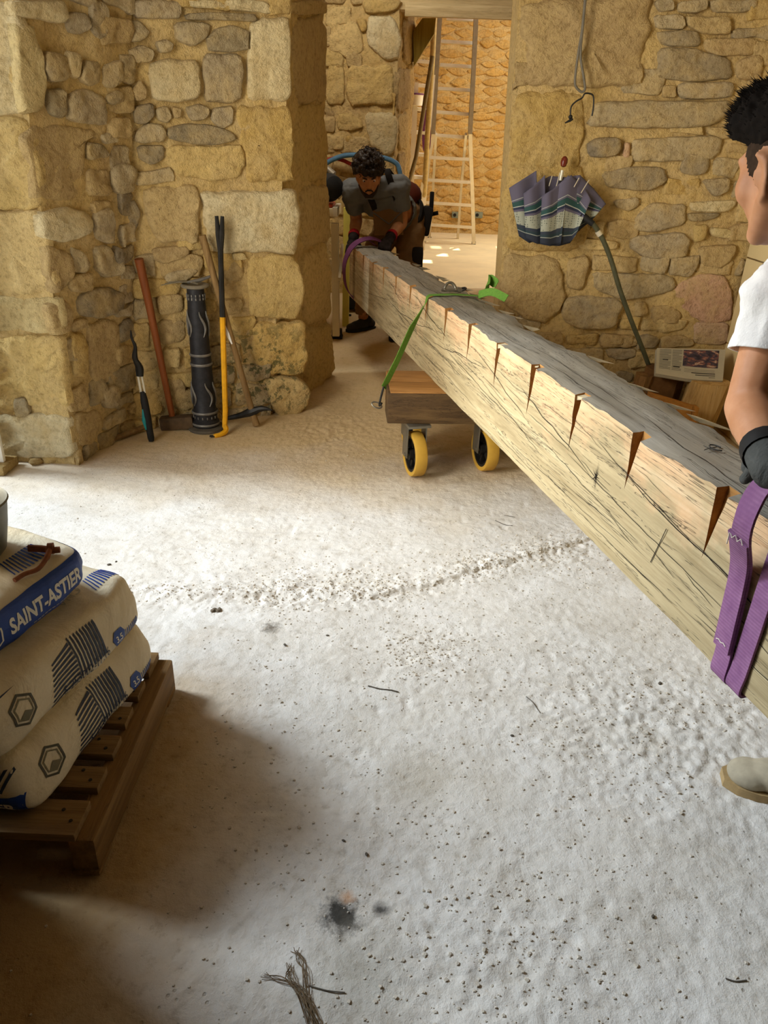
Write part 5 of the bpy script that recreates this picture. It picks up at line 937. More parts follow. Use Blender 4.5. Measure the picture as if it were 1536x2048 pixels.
for k in range(4): obj('folded_sheet', sheet(-.021 + .0055 * k, -.0165 + .0055 * k, .004 * (k % 2), .004 * (k - 1)), M_news, nw)
def npq(mb, x0, y0, x1, y1, l=.0012):
    n = 8; V = []; F = []
    for j in range(3):
        for i in range(n + 1): V.append(npp(x0 + (x1 - x0) * i / n, y0 + (y1 - y0) * j / 2, l))
    for j in range(2):
        for i in range(n): a = j * (n + 1) + i; F.append((a, a + 1, a + n + 2, a + n + 1))
    mb.add(V, F)
tx = MB()
for col in ((.05, .22), (.24, .38)):
    for k in range(17): npq(tx, col[0], .06 + k * .045, col[1] - (.04 if k % 5 == 4 else 0), .078 + k * .045)
for k in range(3): npq(tx, .43, .70 + .045 * k, .88, .712 + .045 * k)
obj('text_columns', tx, M_newsk, nw)['kind'] = 'stuff'
t2 = MB(); npq(t2, .54, .80, .89, .825); npq(t2, .60, .86, .89, .885); npq(t2, .26, .66, .36, .70); npq(t2, .80, .93, .89, .945); npq(t2, .10, .44, .18, .465); obj('headline_bars', t2, M_newsd, nw)['kind'] = 'stuff'
ph = MB(); npq(ph, .40, .05, .92, .62, .0014); _t = NT('colour_photo', .7); _co = _t.coord('obj', (1, 1, 3)); _n = _t.noise(_co, 26, 4, .6, .6); _t.color(_t.ramp(_n, [(.3, lin('2a2530')), (.50, lin('443c48')), (.60, lin('8a5548')), (.66, lin('c9b39a')), (.72, lin('3b3540'))])); obj('colour_photo', ph, _t.m, nw)
# ------------------------------------------------------------------ work stand with chop saw in the passage
yl = 5.33; fl = atz(671, 690); ws = empty('work_stand', (-.52, 5.55, 0), 'cream metal work stand behind the doorway jamb', 'stand')
def leg(foot, top, w, m, parent):
    d = top - foot; obj('leg', MB().box((foot + top) / 2, (w, w, d.length), frame((0, 1, 0), d), .004), m, parent)
fA = atz(674, 676); tA = aty(668, 452, 5.36); leg(fA + Vector((0, 0, .05)), tA, .052, M_cream, ws)
fB = atz(694, 645); tB = aty(690, 500, 5.70); leg(fB + Vector((0, 0, .05)), Vector((tB.x, tB.y, .84)), .050, M_yellowpale, ws)
leg(Vector((fA.x - .55, fA.y, .0)), Vector((tA.x - .5, tA.y, tA.z)), .05, M_cream, ws); leg(Vector((fB.x - .55, fB.y, .0)), Vector((tB.x - .5, tB.y, .84)), .05, M_cream, ws)
for f in (fA, fB): obj('rubber_foot', MB().box(f + Vector((0, 0, .035)), (.075, .075, .07), None, .012).box(f + Vector((0, 0, .012)), (.085, .085, .022), None, .006), M_black, ws)
c0, c1 = aty(690, 415, 5.42), aty(660, 428, 5.34); zt = .915
obj('top_rail', MB().box((-.66, 5.37, zt - .025), (.50, .06, .05), None, .004).box((-.66, 5.70, zt - .025), (.50, .06, .05), None, .004), M_cream, ws)['kind'] = 'stuff'
obj('end_rail', MB().box((-.40, 5.53, zt - .02), (.035, .38, .06), None, .004), M_alu, ws); obj('cross_brace', MB().box((-.37, 5.53, .55), (.02, .34, .03), Matrix.Rotation(R(35), 3, 'X'), .003), M_cream, ws)
sw = empty('chop_saw', (-.52, 5.55, zt), 'dark power saw with orange base on the work stand, half hidden by the jamb', 'saw')
obj('saw_base', MB().box((-.57, 5.53, zt + .012), (.30, .26, .024), None, .006), M_orange, sw); obj('motor_housing', MB().lathe([(.02, -.1), (.075, -.085), (.088, -.02), (.09, .06), (.07, .12), (.03, .14)], (-.475, 5.50, zt + .120), (.35, -.5, .05), 24), M_black, sw)
obj('saw_arm', MB().tube(curve_pts([(-.60, 5.56, zt + .02), (-.58, 5.55, zt + .15), (-.50, 5.53, zt + .24), (-.42, 5.50, zt + .20)], 4), [.035] * 4 + [.03] * 4 + [.025] * 5, 10), M_alugrey, sw); obj('blade_guard', MB().lathe([(.11, -.014), (.115, 0), (.11, .014)], (-.52, 5.46, zt + .13), (1, .1, 0), 30), M_dark, sw)
# hoses on the partition wall
h = lambda u, v, y=6.38: aty(u, v, y)
tag(obj('air_hose', MB().tube(curve_pts([h(600, 360), h(650, 328), h(668, 318), h(690, 311), h(715, 310), h(750, 312), h(787, 323), h(800, 345), h(806, 420)], 6), .018, 10), M_blue), 'blue hose curving along the partition wall behind the curly-haired worker', 'hose')
tag(obj('air_hose', MB().tube(curve_pts([h(600, 325, 6.42), h(650, 320, 6.42), h(670, 317, 6.42), h(695, 325, 6.42), h(720, 345, 6.42), h(730, 420, 6.42)], 6), .014, 10), M_red), 'red hose running behind the blue hose on the partition wall', 'hose')
tag(obj('black_box', MB().box(aty(718, 585, 6.2) * 1, (.2, .2, .24), None, .02).box(aty(718, 585, 6.2) + Vector((0, -.02, .13)), (.12, .1, .05), None, .01), M_black), 'dark tool case on the floor behind the work stand', 'case')
# ------------------------------------------------------------------ ladders in the second room
YL = 10.3
def rail(pts, w, d, m, parent, name='rail'): return obj(name, MB().strip([aty(u, v, y) for u, v, y in pts], (1, 0, 0), w, d), m, parent)
la = empty('combination_ladder', aty(890, 487, YL), 'tall aluminium combination ladder standing open in the second room', 'ladder')
rail([(884, -20, 10.0), (878, 60, 10.02), (872, 160, 10.06), (866, 268, 10.1)], .05, .07, M_alugrey, la); rail([(954, -20, 10.0), (951, 60, 10.02), (946, 160, 10.06), (940, 268, 10.1)], .05, .07, M_alugrey, la)
rail([(868, 262, 10.1), (857, 320, 10.18), (849, 400, 10.25), (846, 487, 10.3)], .045, .065, M_alu, la); rail([(940, 262, 10.1), (942, 320, 10.18), (945, 400, 10.25), (947.5, 487, 10.3)], .045, .065, M_alu, la)
rail([(872, 268, 10.1), (866, 380, 10.55), (859, 478, 10.9)], .03, .05, M_alu, la, 'rear_rail'); rail([(932, 268, 10.1), (922, 380, 10.55), (915, 484, 10.9)], .03, .05, M_alu, la, 'rear_rail')
for l, r_, v0, v1 in ((893, 946, 37, 40), (882, 950, 83, 87), (880, 946, 130, 134), (876, 942, 177, 181), (873, 940, 224, 229), (866, 936, 270, 275), (858, 938, 315, 319), (854, 941, 360, 365), (850, 944, 405, 411), (850, 945, 449, 455)):
    obj('rung', MB().strip([aty(l, v0, YL - .15), aty(r_, v1, YL - .15)], (0, .2, 1), .034, .034), M_alu, la)
for u, v, y in ((846.5, 485, 10.3), (947.5, 486, 10.3), (859, 477, 10.9), (915, 483, 10.9)): obj('ladder_foot', MB().box(aty(u, v, y), (.05, .06, .05), None, .008), M_black, la)
YS = 9.2; sl = empty('step_ladder', aty(835, 500, YS), 'white step ladder on the left of the second room, purple strap hung on it', 'ladder')
rail([(832, 165, YS), (828, 260, YS), (823, 364, YS), (821, 420, YS)], .055, .05, M_white, sl); rail([(866, 150, YS + .3), (861, 215, YS + .3), (855, 285, YS + .2), (849, 360, YS + .1), (846, 440, YS), (845, 500, YS)], .05, .05, M_white, sl); rail([(845, 365, YS), (840, 410, YS), (838, 478, YS)], .03, .03, M_white, sl)
for l, r_, v in ((832, 867, 122), (819, 852, 169), (816, 861, 217), (815, 857, 263), (810, 852, 307), (808, 850, 352), (832, 846, 395)): obj('step', MB().strip([aty(l, v, YS + .08), aty(r_, v + 3, YS + .08)], (0, 1, .1), .09, .032), M_white, sl)
tag(obj('scaffold_pole', MB().tube([aty(869, 30, 8.9), aty(865, 115, 8.9), aty(859, 200, 8.9), atz(842, 500, Z2)], .028, 10), plain('pale_pole', 'b09a63', .6)), 'pale upright pole beside the ladders, below the lintel', 'pole')
tag(obj('leaning_pole', MB().tube([aty(865, 112, 8.8), aty(848, 215, 8.8), aty(832, 315, 8.8), Vector((aty(832, 315, 8.8).x - .28, 8.6, Z2))], .022, 10), plain('dark_pole', '6d5f40', .6)), 'dark slanting pole crossing the white step ladder', 'pole')
pt_ = aty(831, 213, YS); pot = empty('paint_pot', pt_, 'white paint pot with purple rim on the step ladder', 'pot'); obj('pot_body', MB().lathe([(.075, 0), (.08, .09), (.084, .1)], pt_ + Vector((0, .02, .01)), seg=20), M_white, pot); obj('pot_rim', MB().lathe([(.083, .098), (.088, .105), (.083, .115)], pt_ + Vector((0, .02, .01)), seg=20), M_purple2, pot)
st2 = tag(obj('hanging_strap', MB().strip(curve_pts([aty(u, v, YS + .05) for u, v in ((849, 207), (851, 225), (847, 262), (848, 295), (853, 303), (858, 292), (859, 262), (856, 225), (853, 208))], 5), (.6, 0, .8), .03, .006).strip([aty(849, 206, YS + .04), aty(850, 224, YS + .04), aty(849, 246, YS + .04)], (1, 0, 0), .07, .01), M_purple2), 'purple strap looped over the white step ladder', 'strap')
for u, lab in ((912, 'grey socket box on the far wall, nearer the ladder'), (957, 'grey socket box on the far wall, right of the ladder foot')):
    p = aty(u, 430, 11.56); s = empty('wall_socket', p, lab, 'socket'); obj('socket_plate', MB().box(p, (.12, .03, .085), None, .006), plain('socket_grey', '79806f', .5) if u == 912 else bpy.data.materials['socket_grey'], s); obj('socket_hole', MB().lathe([(.024, .0), (.02, .006)], p + Vector((-.02, -.016, 0)), (0, -1, 0), 14), M_black, s)
# ------------------------------------------------------------------ people
def cut(o, planes):
    """trim cloth cleanly at hems: (point, outward normal, radius), world space"""
    bm = bmesh.new(); bm.from_mesh(o.data); off = root_loc(o)
    for p, n, r in planes:
        p = Vector(p) - off; n = Vector(n).normalized(); F = [f for f in bm.faces if (f.calc_center_median() - p).length < r]; g = set(F)
        for f in F: g.update(f.verts); g.update(f.edges)
        bmesh.ops.bisect_plane(bm, geom=list(g), plane_co=p, plane_no=n, clear_outer=True)
    bm.to_mesh(o.data); bm.free(); m = o.modifiers.new('cloth', 'SOLIDIFY'); m.thickness = .004; m.offset = -1; return o
def head_parts(c, f, up=(0, 0, 1), k=1.0):
    M = frame(f, up); c = Vector(c); L = lambda x, y, z: c + M @ Vector((x * k, y * k, z * k)); P = []
    def e(x, y, z, rx, ry, rz): P.append(('e', L(x, y, z), (rx * k, ry * k, rz * k), M))
    def cp(a, ra, b, rb): P.append(('c', L(*a), ra * k, L(*b), rb * k))
    e(0, -.014, .030, .076, .094, .086); e(0, .028, -.030, .060, .064, .078); e(0, .062, -.094, .026, .022, .019)
    for s in (-1, 1):
        cp((s * .052, -.002, -.045), .024, (s * .024, .058, -.094), .018); e(s * .042, .054, -.022, .024, .024, .030); e(s * .044, .050, .002, .016, .022, .014); cp((s * .012, .083, .020), .011, (s * .044, .066, .022), .011)
        e(s * .010, .094, -.034, .009, .009, .008)
        cp((s * .078, -.020, .014), .006, (s * .083, -.008, .020), .006); cp((s * .083, -.026, .008), .006, (s * .084, -.026, -.018), .0055); cp((s * .078, -.016, -.036), .007, (s * .076, -.008, -.044), .007); cp((s * .084, -.026, -.018), .0055, (s * .078, -.016, -.036), .006); cp((s * .083, -.026, .008), .006, (s * .083, -.008, .020), .006); e(s * .076, -.010, -.010, .006, .014, .026); cp((s * .080, .001, -.004), .005, (s * .078, .002, -.02), .005)
    cp((0, .080, .020), .008, (0, .106, -.026), .0115); e(0, .086, -.062, .023, .010, .0065); e(0, .084, -.073, .019, .010, .0065); cp((0, .078, -.083), .012, (0, .07, -.092), .016)
    return P, L, M
def eyes(L, M, parent, k=1.0, b=1.0):
    for s in (-1, 1):
        e = obj('eye', MB().ball(L(s * .031, .0690, .002), .0118 * k, 14, M), M_eye, parent); obj('iris', MB().ball(L(s * .031, .0765, .001), .0060 * k, 10, M), M_iris, e)
    bw = MB()
    for s in (-1, 1): bw.tube([L(s * .014, .0925, .021), L(s * .030, .087, .026), L(s * .045, .073, .022)], [.0035 * k * b, .005 * k * b, .003 * k * b], 6)
    obj('eyebrows', bw, M_hairb, parent)['kind'] = 'stuff'
def hand_parts(w, dirv, palm, r=.0088, curl=1.15, k=1.0, side=1):
    """palm plus five bent fingers; dirv = forearm direction, palm = way the palm faces (fingers curl that way)"""
    M = frame(dirv, Vector(palm) * -1); L = lambda x, y, z: Vector(w) + M @ Vector((x * k, y * k, z * k)); P = []
    P.append(('e', L(0, .045, 0), (.040 * k, .048 * k, .017 * k), M)); P.append(('c', L(0, 0, 0), .027 * k, L(0, .02, 0), .026 * k))
    for i, (x, ln) in enumerate(((-.031, .82), (-.0105, 1.0), (.0105, .96), (.031, .78))):
        p = Vector((x, .080, 0)); a = .35; segs = (.042 * ln, .030 * ln, .022 * ln); rr = [r * 1.1, r, r * .95, r * .85]
        for j, sg in enumerate(segs):
            q = p + Vector((x * .12, math.cos(a) * sg, -math.sin(a) * sg)); P.append(('c', L(*p), rr[j] * k, L(*q), rr[j + 1] * k)); p = q; a += curl * (.75 if j else .95)
    t0 = Vector((-side * .030, .018, -.006)); t1 = t0 + Vector((-side * .024, .030, -.016)); t2 = t1 + Vector((side * .006, .024, -.024)); t3 = t2 + Vector((side * .018, .012, -.010))
    for a, b, ra, rb in ((t0, t1, .0135, .0115), (t1, t2, .0112, .010), (t2, t3, .010, .0085)): P.append(('c', L(*a), ra * k, L(*b), rb * k))
    return P
def limb(a, b, ra, rb): return ('c', a, ra, b, rb)
wrinkle = lambda amp, sc: (lambda p, n: p + n * amp * (noise.fractal(p * sc, 1.0, 2.0, 3) + .5 * noise.fractal(Vector((p.x * sc * .5, p.y * sc * .5, p.z * sc * 2.2)), 1.0, 2.0, 3)))
def shoe(name, toe, heel, parent, up, sole, k=1.0, h=.085):
    toe, heel = Vector(toe), Vector(heel); d = (toe - heel); Ln = d.length; d.normalize(); s = Vector((d.y, -d.x, 0)); M = Matrix((s, d, Vector((0, 0, 1)))).transposed(); L = lambda x, y, z: heel + M @ Vector((x * k, y * Ln, z))
    o = blob(name, [('e', L(0, .80, .034), (.043 * k, .052, .030), M), ('e', L(0, .55, .040), (.045 * k, .09, .040), M), ('e', L(0, .18, .045), (.036 * k, .055, .042), M), limb(L(0, .62, .048), L(0, .28, .078), .030 * k, .036 * k), limb(L(0, .2, .06), L(0, .24, h), .036 * k, .040 * k)], .005, up, parent, 5)
    pr = [L(x, y, 0) for x, y in ((-.026, 0), (-.036, .06), (-.036, .3), (-.043, .55), (-.046, .74), (-.038, .9), (-.018, 1.0), (.018, 1.0), (.038, .9), (.046, .74), (.043, .55), (.036, .3), (.036, .06), (.026, 0))]
    obj('sole', MB().prism(pr, (0, 0, .022)), sole, o)
    if k >= 1: 
        for j in range(4): y = .40 + .085 * j; z = .083 - .014 * j; obj('lace', MB().tube([L(-.024, y, z - .012), L(0, y + .01, z + .002), L(.024, y, z - .012)], .0028, 6), M_dark, o)
        obj('toe_seam', MB().tube(curve_pts([L(-.042, .60, .028), L(-.03, .70, .056), L(0, .73, .066), L(.03, .70, .056), L(.042, .60, .028)], 4), .0022, 5), up, o)
    return o
# --- the man in front, on the far side of the beam's near end
A1 = empty('person', (1.08, 1.44, 0), 'man with short dark hair and white t-shirt, bending over the near end of the beam', 'person')
hc = Vector((.617, 1.262, 1.309)); hf = Vector((-.28, .93, -.22)); HP, HL, HM = head_parts(hc, hf, (-.10, 0, 1), .98)
shL = att(1566, 592, 1.30); elL = att(1496, 812, 1.33); wrL = att(1538, 918, 1.21); slv = shL.lerp(elL, .52)
shR = Vector((.90, 1.62, 1.13)); elR = Vector((.90, 1.46, .94)); wrR = Vector((.745, 1.27, .885)); nk = Vector((.80, 1.42, 1.165)); pel = Vector((1.13, 1.43, .87))
hipL, knL, anL = Vector((1.11, 1.34, .86)), Vector((1.02, 1.28, .48)), Vector((1.045, 1.236, .085)); hipR, knR, anR = Vector((1.15, 1.53, .86)), Vector((1.16, 1.63, .48)), Vector((1.36, 1.64, .085))
armL = [limb(shL, shL.lerp(elL, .5), .047, .044), limb(shL.lerp(elL, .5), elL, .044, .039), limb(elL, elL.lerp(wrL, .35), .041, .041), limb(elL.lerp(wrL, .35), wrL, .041, .028)]
armR = [limb(shR, elR, .050, .040), limb(elR, elR.lerp(wrR, .35), .041, .041), limb(elR.lerp(wrR, .35), wrR, .041, .028)]
chest = nk.lerp(pel, .28); belly = nk.lerp(pel, .68)
trunk = [('e', chest + Vector((0, 0, -.02)), (.115, .165, .15)), ('e', belly, (.11, .145, .16)), ('e', pel, (.12, .16, .11)), limb(shL + Vector((.03, .02, 0)), shR - Vector((.02, .03, 0)), .062, .062), limb(nk + Vector((.03, 0, -.02)), hc + HM @ Vector((0, -.035, -.065)), .062, .053)]
legs = [limb(hipL, knL, .088, .058), limb(knL, anL, .056, .040), limb(hipR, knR, .088, .058), limb(knR, anR, .056, .040)]
body1 = blob('body', HP + armL + armR + trunk + legs, .0052, M_skin2, A1, 5)
eyes(HL, HM, A1, .98, .6)
def hairline(y):        # lower edge of the closely clipped sides, in head coordinates
    P = [(-.2, -.06), (-.06, -.058), (-.03, -.02), (-.012, -.002), (.004, -.018), (.022, -.016), (.036, -.002), (.05, .024), (.064, .046), (.2, .075)]
    for (a, b), (c, d) in zip(P[:-1], P[1:]):
        if y <= c: return b + (d - b) * (y - a) / (c - a)
    return .08
body1.data.materials.append(M_fade); _off = root_loc(body1)
for p_ in body1.data.polygons:
    q = HM.transposed() @ (p_.center + _off - hc)
    if q.length < .16 and abs(q.x) < .0785 and q.z > hairline(q.y) and not (abs(q.x) > .072 and -.034 < q.y < .004 and q.z < .028): p_.material_index = 1
tee = blob('t_shirt', [('e', chest + Vector((0, 0, -.02)), (.130, .180, .160)), ('e', belly, (.127, .165, .17)), ('e', pel + Vector((-.02, 0, .06)), (.135, .172, .09)), limb(shL + Vector((.03, .02, .0)), shR - Vector((.02, .03, 0)), .077, .077), limb(shL, slv + (elL - shL) * .12, .064, .058), limb(shR, shR.lerp(elR, .62), .070, .064), limb(nk + Vector((.02, 0, -.03)), nk + Vector((-.01, -.02, .02)), .085, .07)], .006, M_teew, A1, 6, wrinkle(.009, 13))
cut(tee, [(slv, elL - shL, .16), (shR.lerp(elR, .5), elR - shR, .16), (nk + Vector((-.03, -.03, .035)), hc - nk, .11)])
trs = blob('trousers', [('e', pel + Vector((0, 0, -.02)), (.135, .178, .12)), limb(hipL, knL, .102, .076), limb(knL, anL + Vector((0, 0, .05)), .074, .062), limb(hipR, knR, .102, .076), limb(knR, anR + Vector((0, 0, .05)), .074, .062)], .008, M_jean, A1, 6, wrinkle(.010, 9)); cut(trs, [(anL + Vector((0, 0, .03)), (0, 0, -1), .12), (anR + Vector((0, 0, .03)), (0, 0, -1), .12)])
shoe('shoe', (.815, 1.290, .004), (1.09, 1.225, .004), A1, M_shoe, M_sole, 1.08); shoe('shoe', (1.12, 1.66, .004), (1.40, 1.63, .004), A1, M_shoe, M_sole, 1.08)
hdL = wrL + (wrL - elL).normalized() * .02
for nm, w, e, pm, sd in (('glove', wrL, elL, (-.2, -.3, -1), 1), ('glove', wrR, elR, (-.3, -.2, -1), -1)):
    d = (w - e).normalized(); g = blob(nm, hand_parts(w + d * .02, (d * .25 + Vector((.8, -.1, -.25))) if sd > 0 else d + Vector((0, 0, -.2)), pm, .0098, 1.2, 1.04, sd) + [limb(w - d * .035, w + d * .03, .036, .034)], .0035, M_glove, A1, 3); obj('cuff_band', MB().tube([w - d * .042, w - d * .03, w - d * .012], [.0375, .0395, .0385], 20, cap=False), M_black, g)
# short dark hair: cap plus strands brushed up and forward
cap = [('e', HL(0, -.022, .062), (.083, .100, .074), HM), ('e', HL(0, .035, .092), (.070, .062, .042), HM), ('e', HL(-.054, .025, .075), (.028, .052, .034), HM), ('e', HL(.054, .025, .075), (.028, .052, .034), HM), ('e', HL(0, .062, .092), (.058, .044, .032), HM), ('e', HL(-.046, .060, .076), (.022, .034, .024), HM)]
def hfn(p, n):
    q = HM.transposed() @ (p - hc); k = min(1, max(0, (q.z - .01) / .07)); return p + n * (.007 * noise.fractal(p * 70, 1.0, 2.0, 3) * k - .004 * (1 - k))
hair1 = blob('hair', cap, .0045, M_hair, A1, 4, hfn)
rnd = random.Random(21); hs = MB(); vs = [v for v in hair1.data.vertices]; off = root_loc(hair1)
for _ in range(5200):
    v = rnd.choice(vs); q = HM.transposed() @ (v.co + off - hc)
    if q.z < .035 + .03 * rnd.random() : continue
    ln = (.006 + .012 * max(0, (q.z - .05) / .1) + .012 * max(0, q.y / .09)) * rnd.uniform(.6, 1.2); up_ = HM @ Vector((0, .75, .5)); d = (v.normal * .22 + up_ * (.75 + max(0, q.y) * 8) + Vector((rnd.uniform(-.3, .3), rnd.uniform(-.3, .3), rnd.uniform(-.2, .2)))).normalized(); p = v.co + off - v.normal * .003; s = d.orthogonal().normalized() * .0016; s2 = d.cross(s)
    hs.add([p + s, p - s * .5 + s2, p - s * .5 - s2, p + d * ln], [(0, 1, 3), (1, 2, 3), (2, 0, 3)])
o = obj('hair_strands', hs, M_hair, hair1, None, 0); o['kind'] = 'stuff'
# near purple sling in his hands
h1 = att(1556, 952, 1.19); h2 = wrR + (wrR - elR).normalized() * .07 + Vector((0, 0, -.03)); e = .006
sl1 = empty('lifting_sling', BM(-2.1, .1, 0), 'wide purple sling round the near end of the beam, held by the man in white', 'sling')
b1 = [BM(-2.10, BWD * .6, -e), BM(-2.10, .035, -e), BM(-2.10, -.006, -e), BM(-2.10, -.009, .045), BM(-2.10, -.012, .13), BM(-2.098, -.016, .23), att(1484, 1062, 1.215), att(1514, 985, 1.20), h1]
obj('front_band', MB().strip(curve_pts(b1, 6), BD, .043, .005), M_purple, sl1)
b2 = [BM(-2.142, BWD * .6, -e), BM(-2.142, .035, -e), BM(-2.142, -.004, -e), BM(-2.145, -.005, .045), BM(-2.15, -.006, .14), BM(-2.155, -.007, .25), BM(-2.16, -.006, .335), BM(-2.13, .03, .365), h2.lerp(BM(-2.09, .08, .375), .4), h2]
obj('rear_band', MB().strip(curve_pts(b2, 6), BD, .040, .005), M_purple, sl1)
fl = [p + BN * -.007 for p in curve_pts(b1[3:7], 6)][1:-1]; obj('stitched_flap', MB().strip(fl, BD, .044, .006), M_purple, sl1)
M_thread = plain('pale_thread', 'd8cfc0', .8, 0, .05, 20, 0); q = fl[-1] - BN * .0045
obj('stitching', MB().tube([q + BD * (.017 - .007 * k) + BU * (-.004 if k % 2 else .004) for k in range(6)], .0011, 5).tube([q + BD * .018 + BU * .004, q + BD * .018 - BU * .02], .0011, 5).tube([fl[1] - BN * .0045 + BD * (.015 - .007 * k) + BU * (.003 if k % 2 else 0) for k in range(5)], .0009, 5), M_thread, sl1)['kind'] = 'stuff'
# --- the man bending at the far end
A2 = empty('person', (-.05, 5.70, 0), 'curly-haired man in grey t-shirt and brown bib trousers, bending at the beam end', 'person')
hc = Vector((-.178, 5.30, 1.135)); hf = Vector((.10, -.86, -.50)); HP, HL, HM = head_parts(hc, hf, (-.04, 0, 1), 1.0)
shL = Vector((.025, 5.46, 1.060)); shR = Vector((-.290, 5.47, 1.020)); elL = aty(803, 446, 5.52); wrL = aty(781, 474, 5.31); elR = aty(713, 440, 5.62); wrR = aty(707, 474, 5.44)
nk = Vector((-.135, 5.46, 1.075)); pel = Vector((.07, 5.83, .84)); chest = nk.lerp(pel, .3) + Vector((0, 0, -.05)); belly = nk.lerp(pel, .68) + Vector((0, 0, -.03))
hipR, knR, anR = Vector((-.02, 5.83, .82)), Vector((-.165, 5.60, .52)), Vector((-.215, 5.83, .10)); hipL, knL, anL = Vector((.13, 5.80, .82)), Vector((.11, 5.56, .50)), Vector((.045, 5.60, .10))
armL = [limb(shL, elL, .053, .042), limb(elL, elL.lerp(wrL, .4), .043, .042), limb(elL.lerp(wrL, .4), wrL, .042, .029)]; armR = [limb(shR, elR, .053, .042), limb(elR, elR.lerp(wrR, .4), .043, .042), limb(elR.lerp(wrR, .4), wrR, .042, .029)]
trunk = [('e', chest, (.15, .13, .12)), ('e', belly, (.14, .14, .13)), ('e', pel, (.155, .13, .12)), limb(shR, shL, .066, .066), limb(nk, hc + HM @ Vector((0, -.03, -.06)), .062, .055)]
legs = [limb(hipR, knR, .088, .06), limb(knR, anR, .057, .040), limb(hipL, knL, .088, .06), limb(knL, anL, .057, .040)]
blob('body', HP + armL + armR + trunk + legs, .0065, M_skin, A2, 4); eyes(HL, HM, A2)
obj('beard', MB().tube([HL(-.058, .015, -.06), HL(-.040, .05, -.088), HL(-.018, .078, -.103), HL(.018, .078, -.103), HL(.040, .05, -.088), HL(.058, .015, -.06)], [.012, .015, .0165, .0165, .015, .012], 8).tube([HL(-.024, .090, -.066), HL(-.012, .0985, -.052), HL(0, .1005, -.051), HL(.012, .0985, -.052), HL(.024, .090, -.066)], .0052, 6), M_hairb, A2)['kind'] = 'stuff'
t2 = blob('t_shirt', [('e', chest, (.168, .148, .138)), ('e', belly, (.158, .158, .146)), limb(shR, shL, .082, .082), limb(shL, shL.lerp(elL, .72), .076, .070), limb(shR, shR.lerp(elR, .72), .076, .070)], .008, M_tee, A2, 5, wrinkle(.010, 14)); cut(t2, [(shL.lerp(elL, .60), elL - shL, .16), (shR.lerp(elR, .60), elR - shR, .16)])
tr = blob('work_trousers', [('e', pel, (.178, .150, .135)), ('e', pel.lerp(belly, .5), (.168, .155, .12)), limb(hipR, knR, .112, .088), limb(knR, anR + Vector((0, 0, .05)), .084, .068), limb(hipL, knL, .112, .088), limb(knL, anL + Vector((0, 0, .05)), .084, .068)], .009, M_trou, A2, 5, wrinkle(.012, 10)); cut(tr, [(anR + Vector((0, 0, .03)), (0, 0, -1), .14), (anL + Vector((0, 0, .03)), (0, 0, -1), .14)])
fv = (HM @ Vector((0, 1, 0))); fr = Vector((.16, -.80, -.55)).normalized()
bib = [chest + fr * .150 + Vector((dx, 0, dz)) for dx, dz in ((-.10, .045), (.10, .06), (.115, -.11), (-.085, -.12))]
obj('bib', MB().prism([b - fr * .01 for b in bib], fr * .02), M_trou, tr)
for sx in (-1, 1): sp0 = chest + fr * .165 + Vector((sx * .085, 0, .05)); obj('brace', MB().strip(curve_pts([sp0, (shL if sx > 0 else shR).lerp(nk, .45) + Vector((0, -.07, .062)), (shL if sx > 0 else shR).lerp(nk, .5) + Vector((0, .03, .088)), belly + Vector((sx * .04, .13, .13))], 5), (1, .1, .1), .042, .006), M_troud, tr)
obj('bib_trim', MB().tube([chest + fr * .172 + Vector((-.10, 0, .035)), chest + fr * .180 + Vector((.01, 0, -.03)), chest + fr * .172 + Vector((.10, 0, .05))], .004, 6), M_tee, tr)
obj('waist_belt', MB().lathe([(.163, -.028), (.178, -.02), (.178, .02), (.163, .028)], pel.lerp(belly, .35), (nk - pel), 28, closed=True), M_troud, A2)
pch = pel + Vector((.165, -.02, .0)); obj('tool_pouch', MB().box(pch + Vector((.0, .0, -.02)), (.07, .16, .2), Matrix.Rotation(R(8), 3, 'Y'), .02).box(pch + Vector((.03, -.04, .12)), (.03, .035, .12), None, .008).tube([pch + Vector((.02, .03, .02)), pch + Vector((.085, .02, .035))], .014, 8), M_troud, A2)
obj('back_pouch', MB().ball(belly + Vector((.07, .10, .10)), (.12, .11, .10), 18), M_red2, A2); obj('knee_pocket', MB().box(hipL.lerp(knL, .75) + Vector((.06, -.06, 0)), (.08, .09, .16), Matrix.Rotation(R(20), 3, 'X'), .02), M_troud, tr)
for w, e_, sd in ((wrL, elL, -1), (wrR, elR, 1)):
    d = (w - e_).normalized(); g = blob('glove', hand_parts(w + d * .02, d + Vector((0, -.1, -.1)), (-.1, .2, -1) if sd < 0 else (0, .3, -1), .0105, 1.25, 1.0, sd) + [limb(w - d * .03, w + d * .03, .036, .034)], .005, M_gloved, A2, 3); obj('glove_cuff', MB().tube([w - d * .045, w - d * .03, w - d * .005], [.037, .040, .0385], 16, cap=False), M_redc, g)
shoe('shoe', (-.335, 5.72, .006), (-.13, 5.88, .006), A2, M_shoed, M_black, .98); shoe('shoe', (.025, 5.48, .004), (.06, 5.74, .004), A2, M_shoed, M_black, .98)
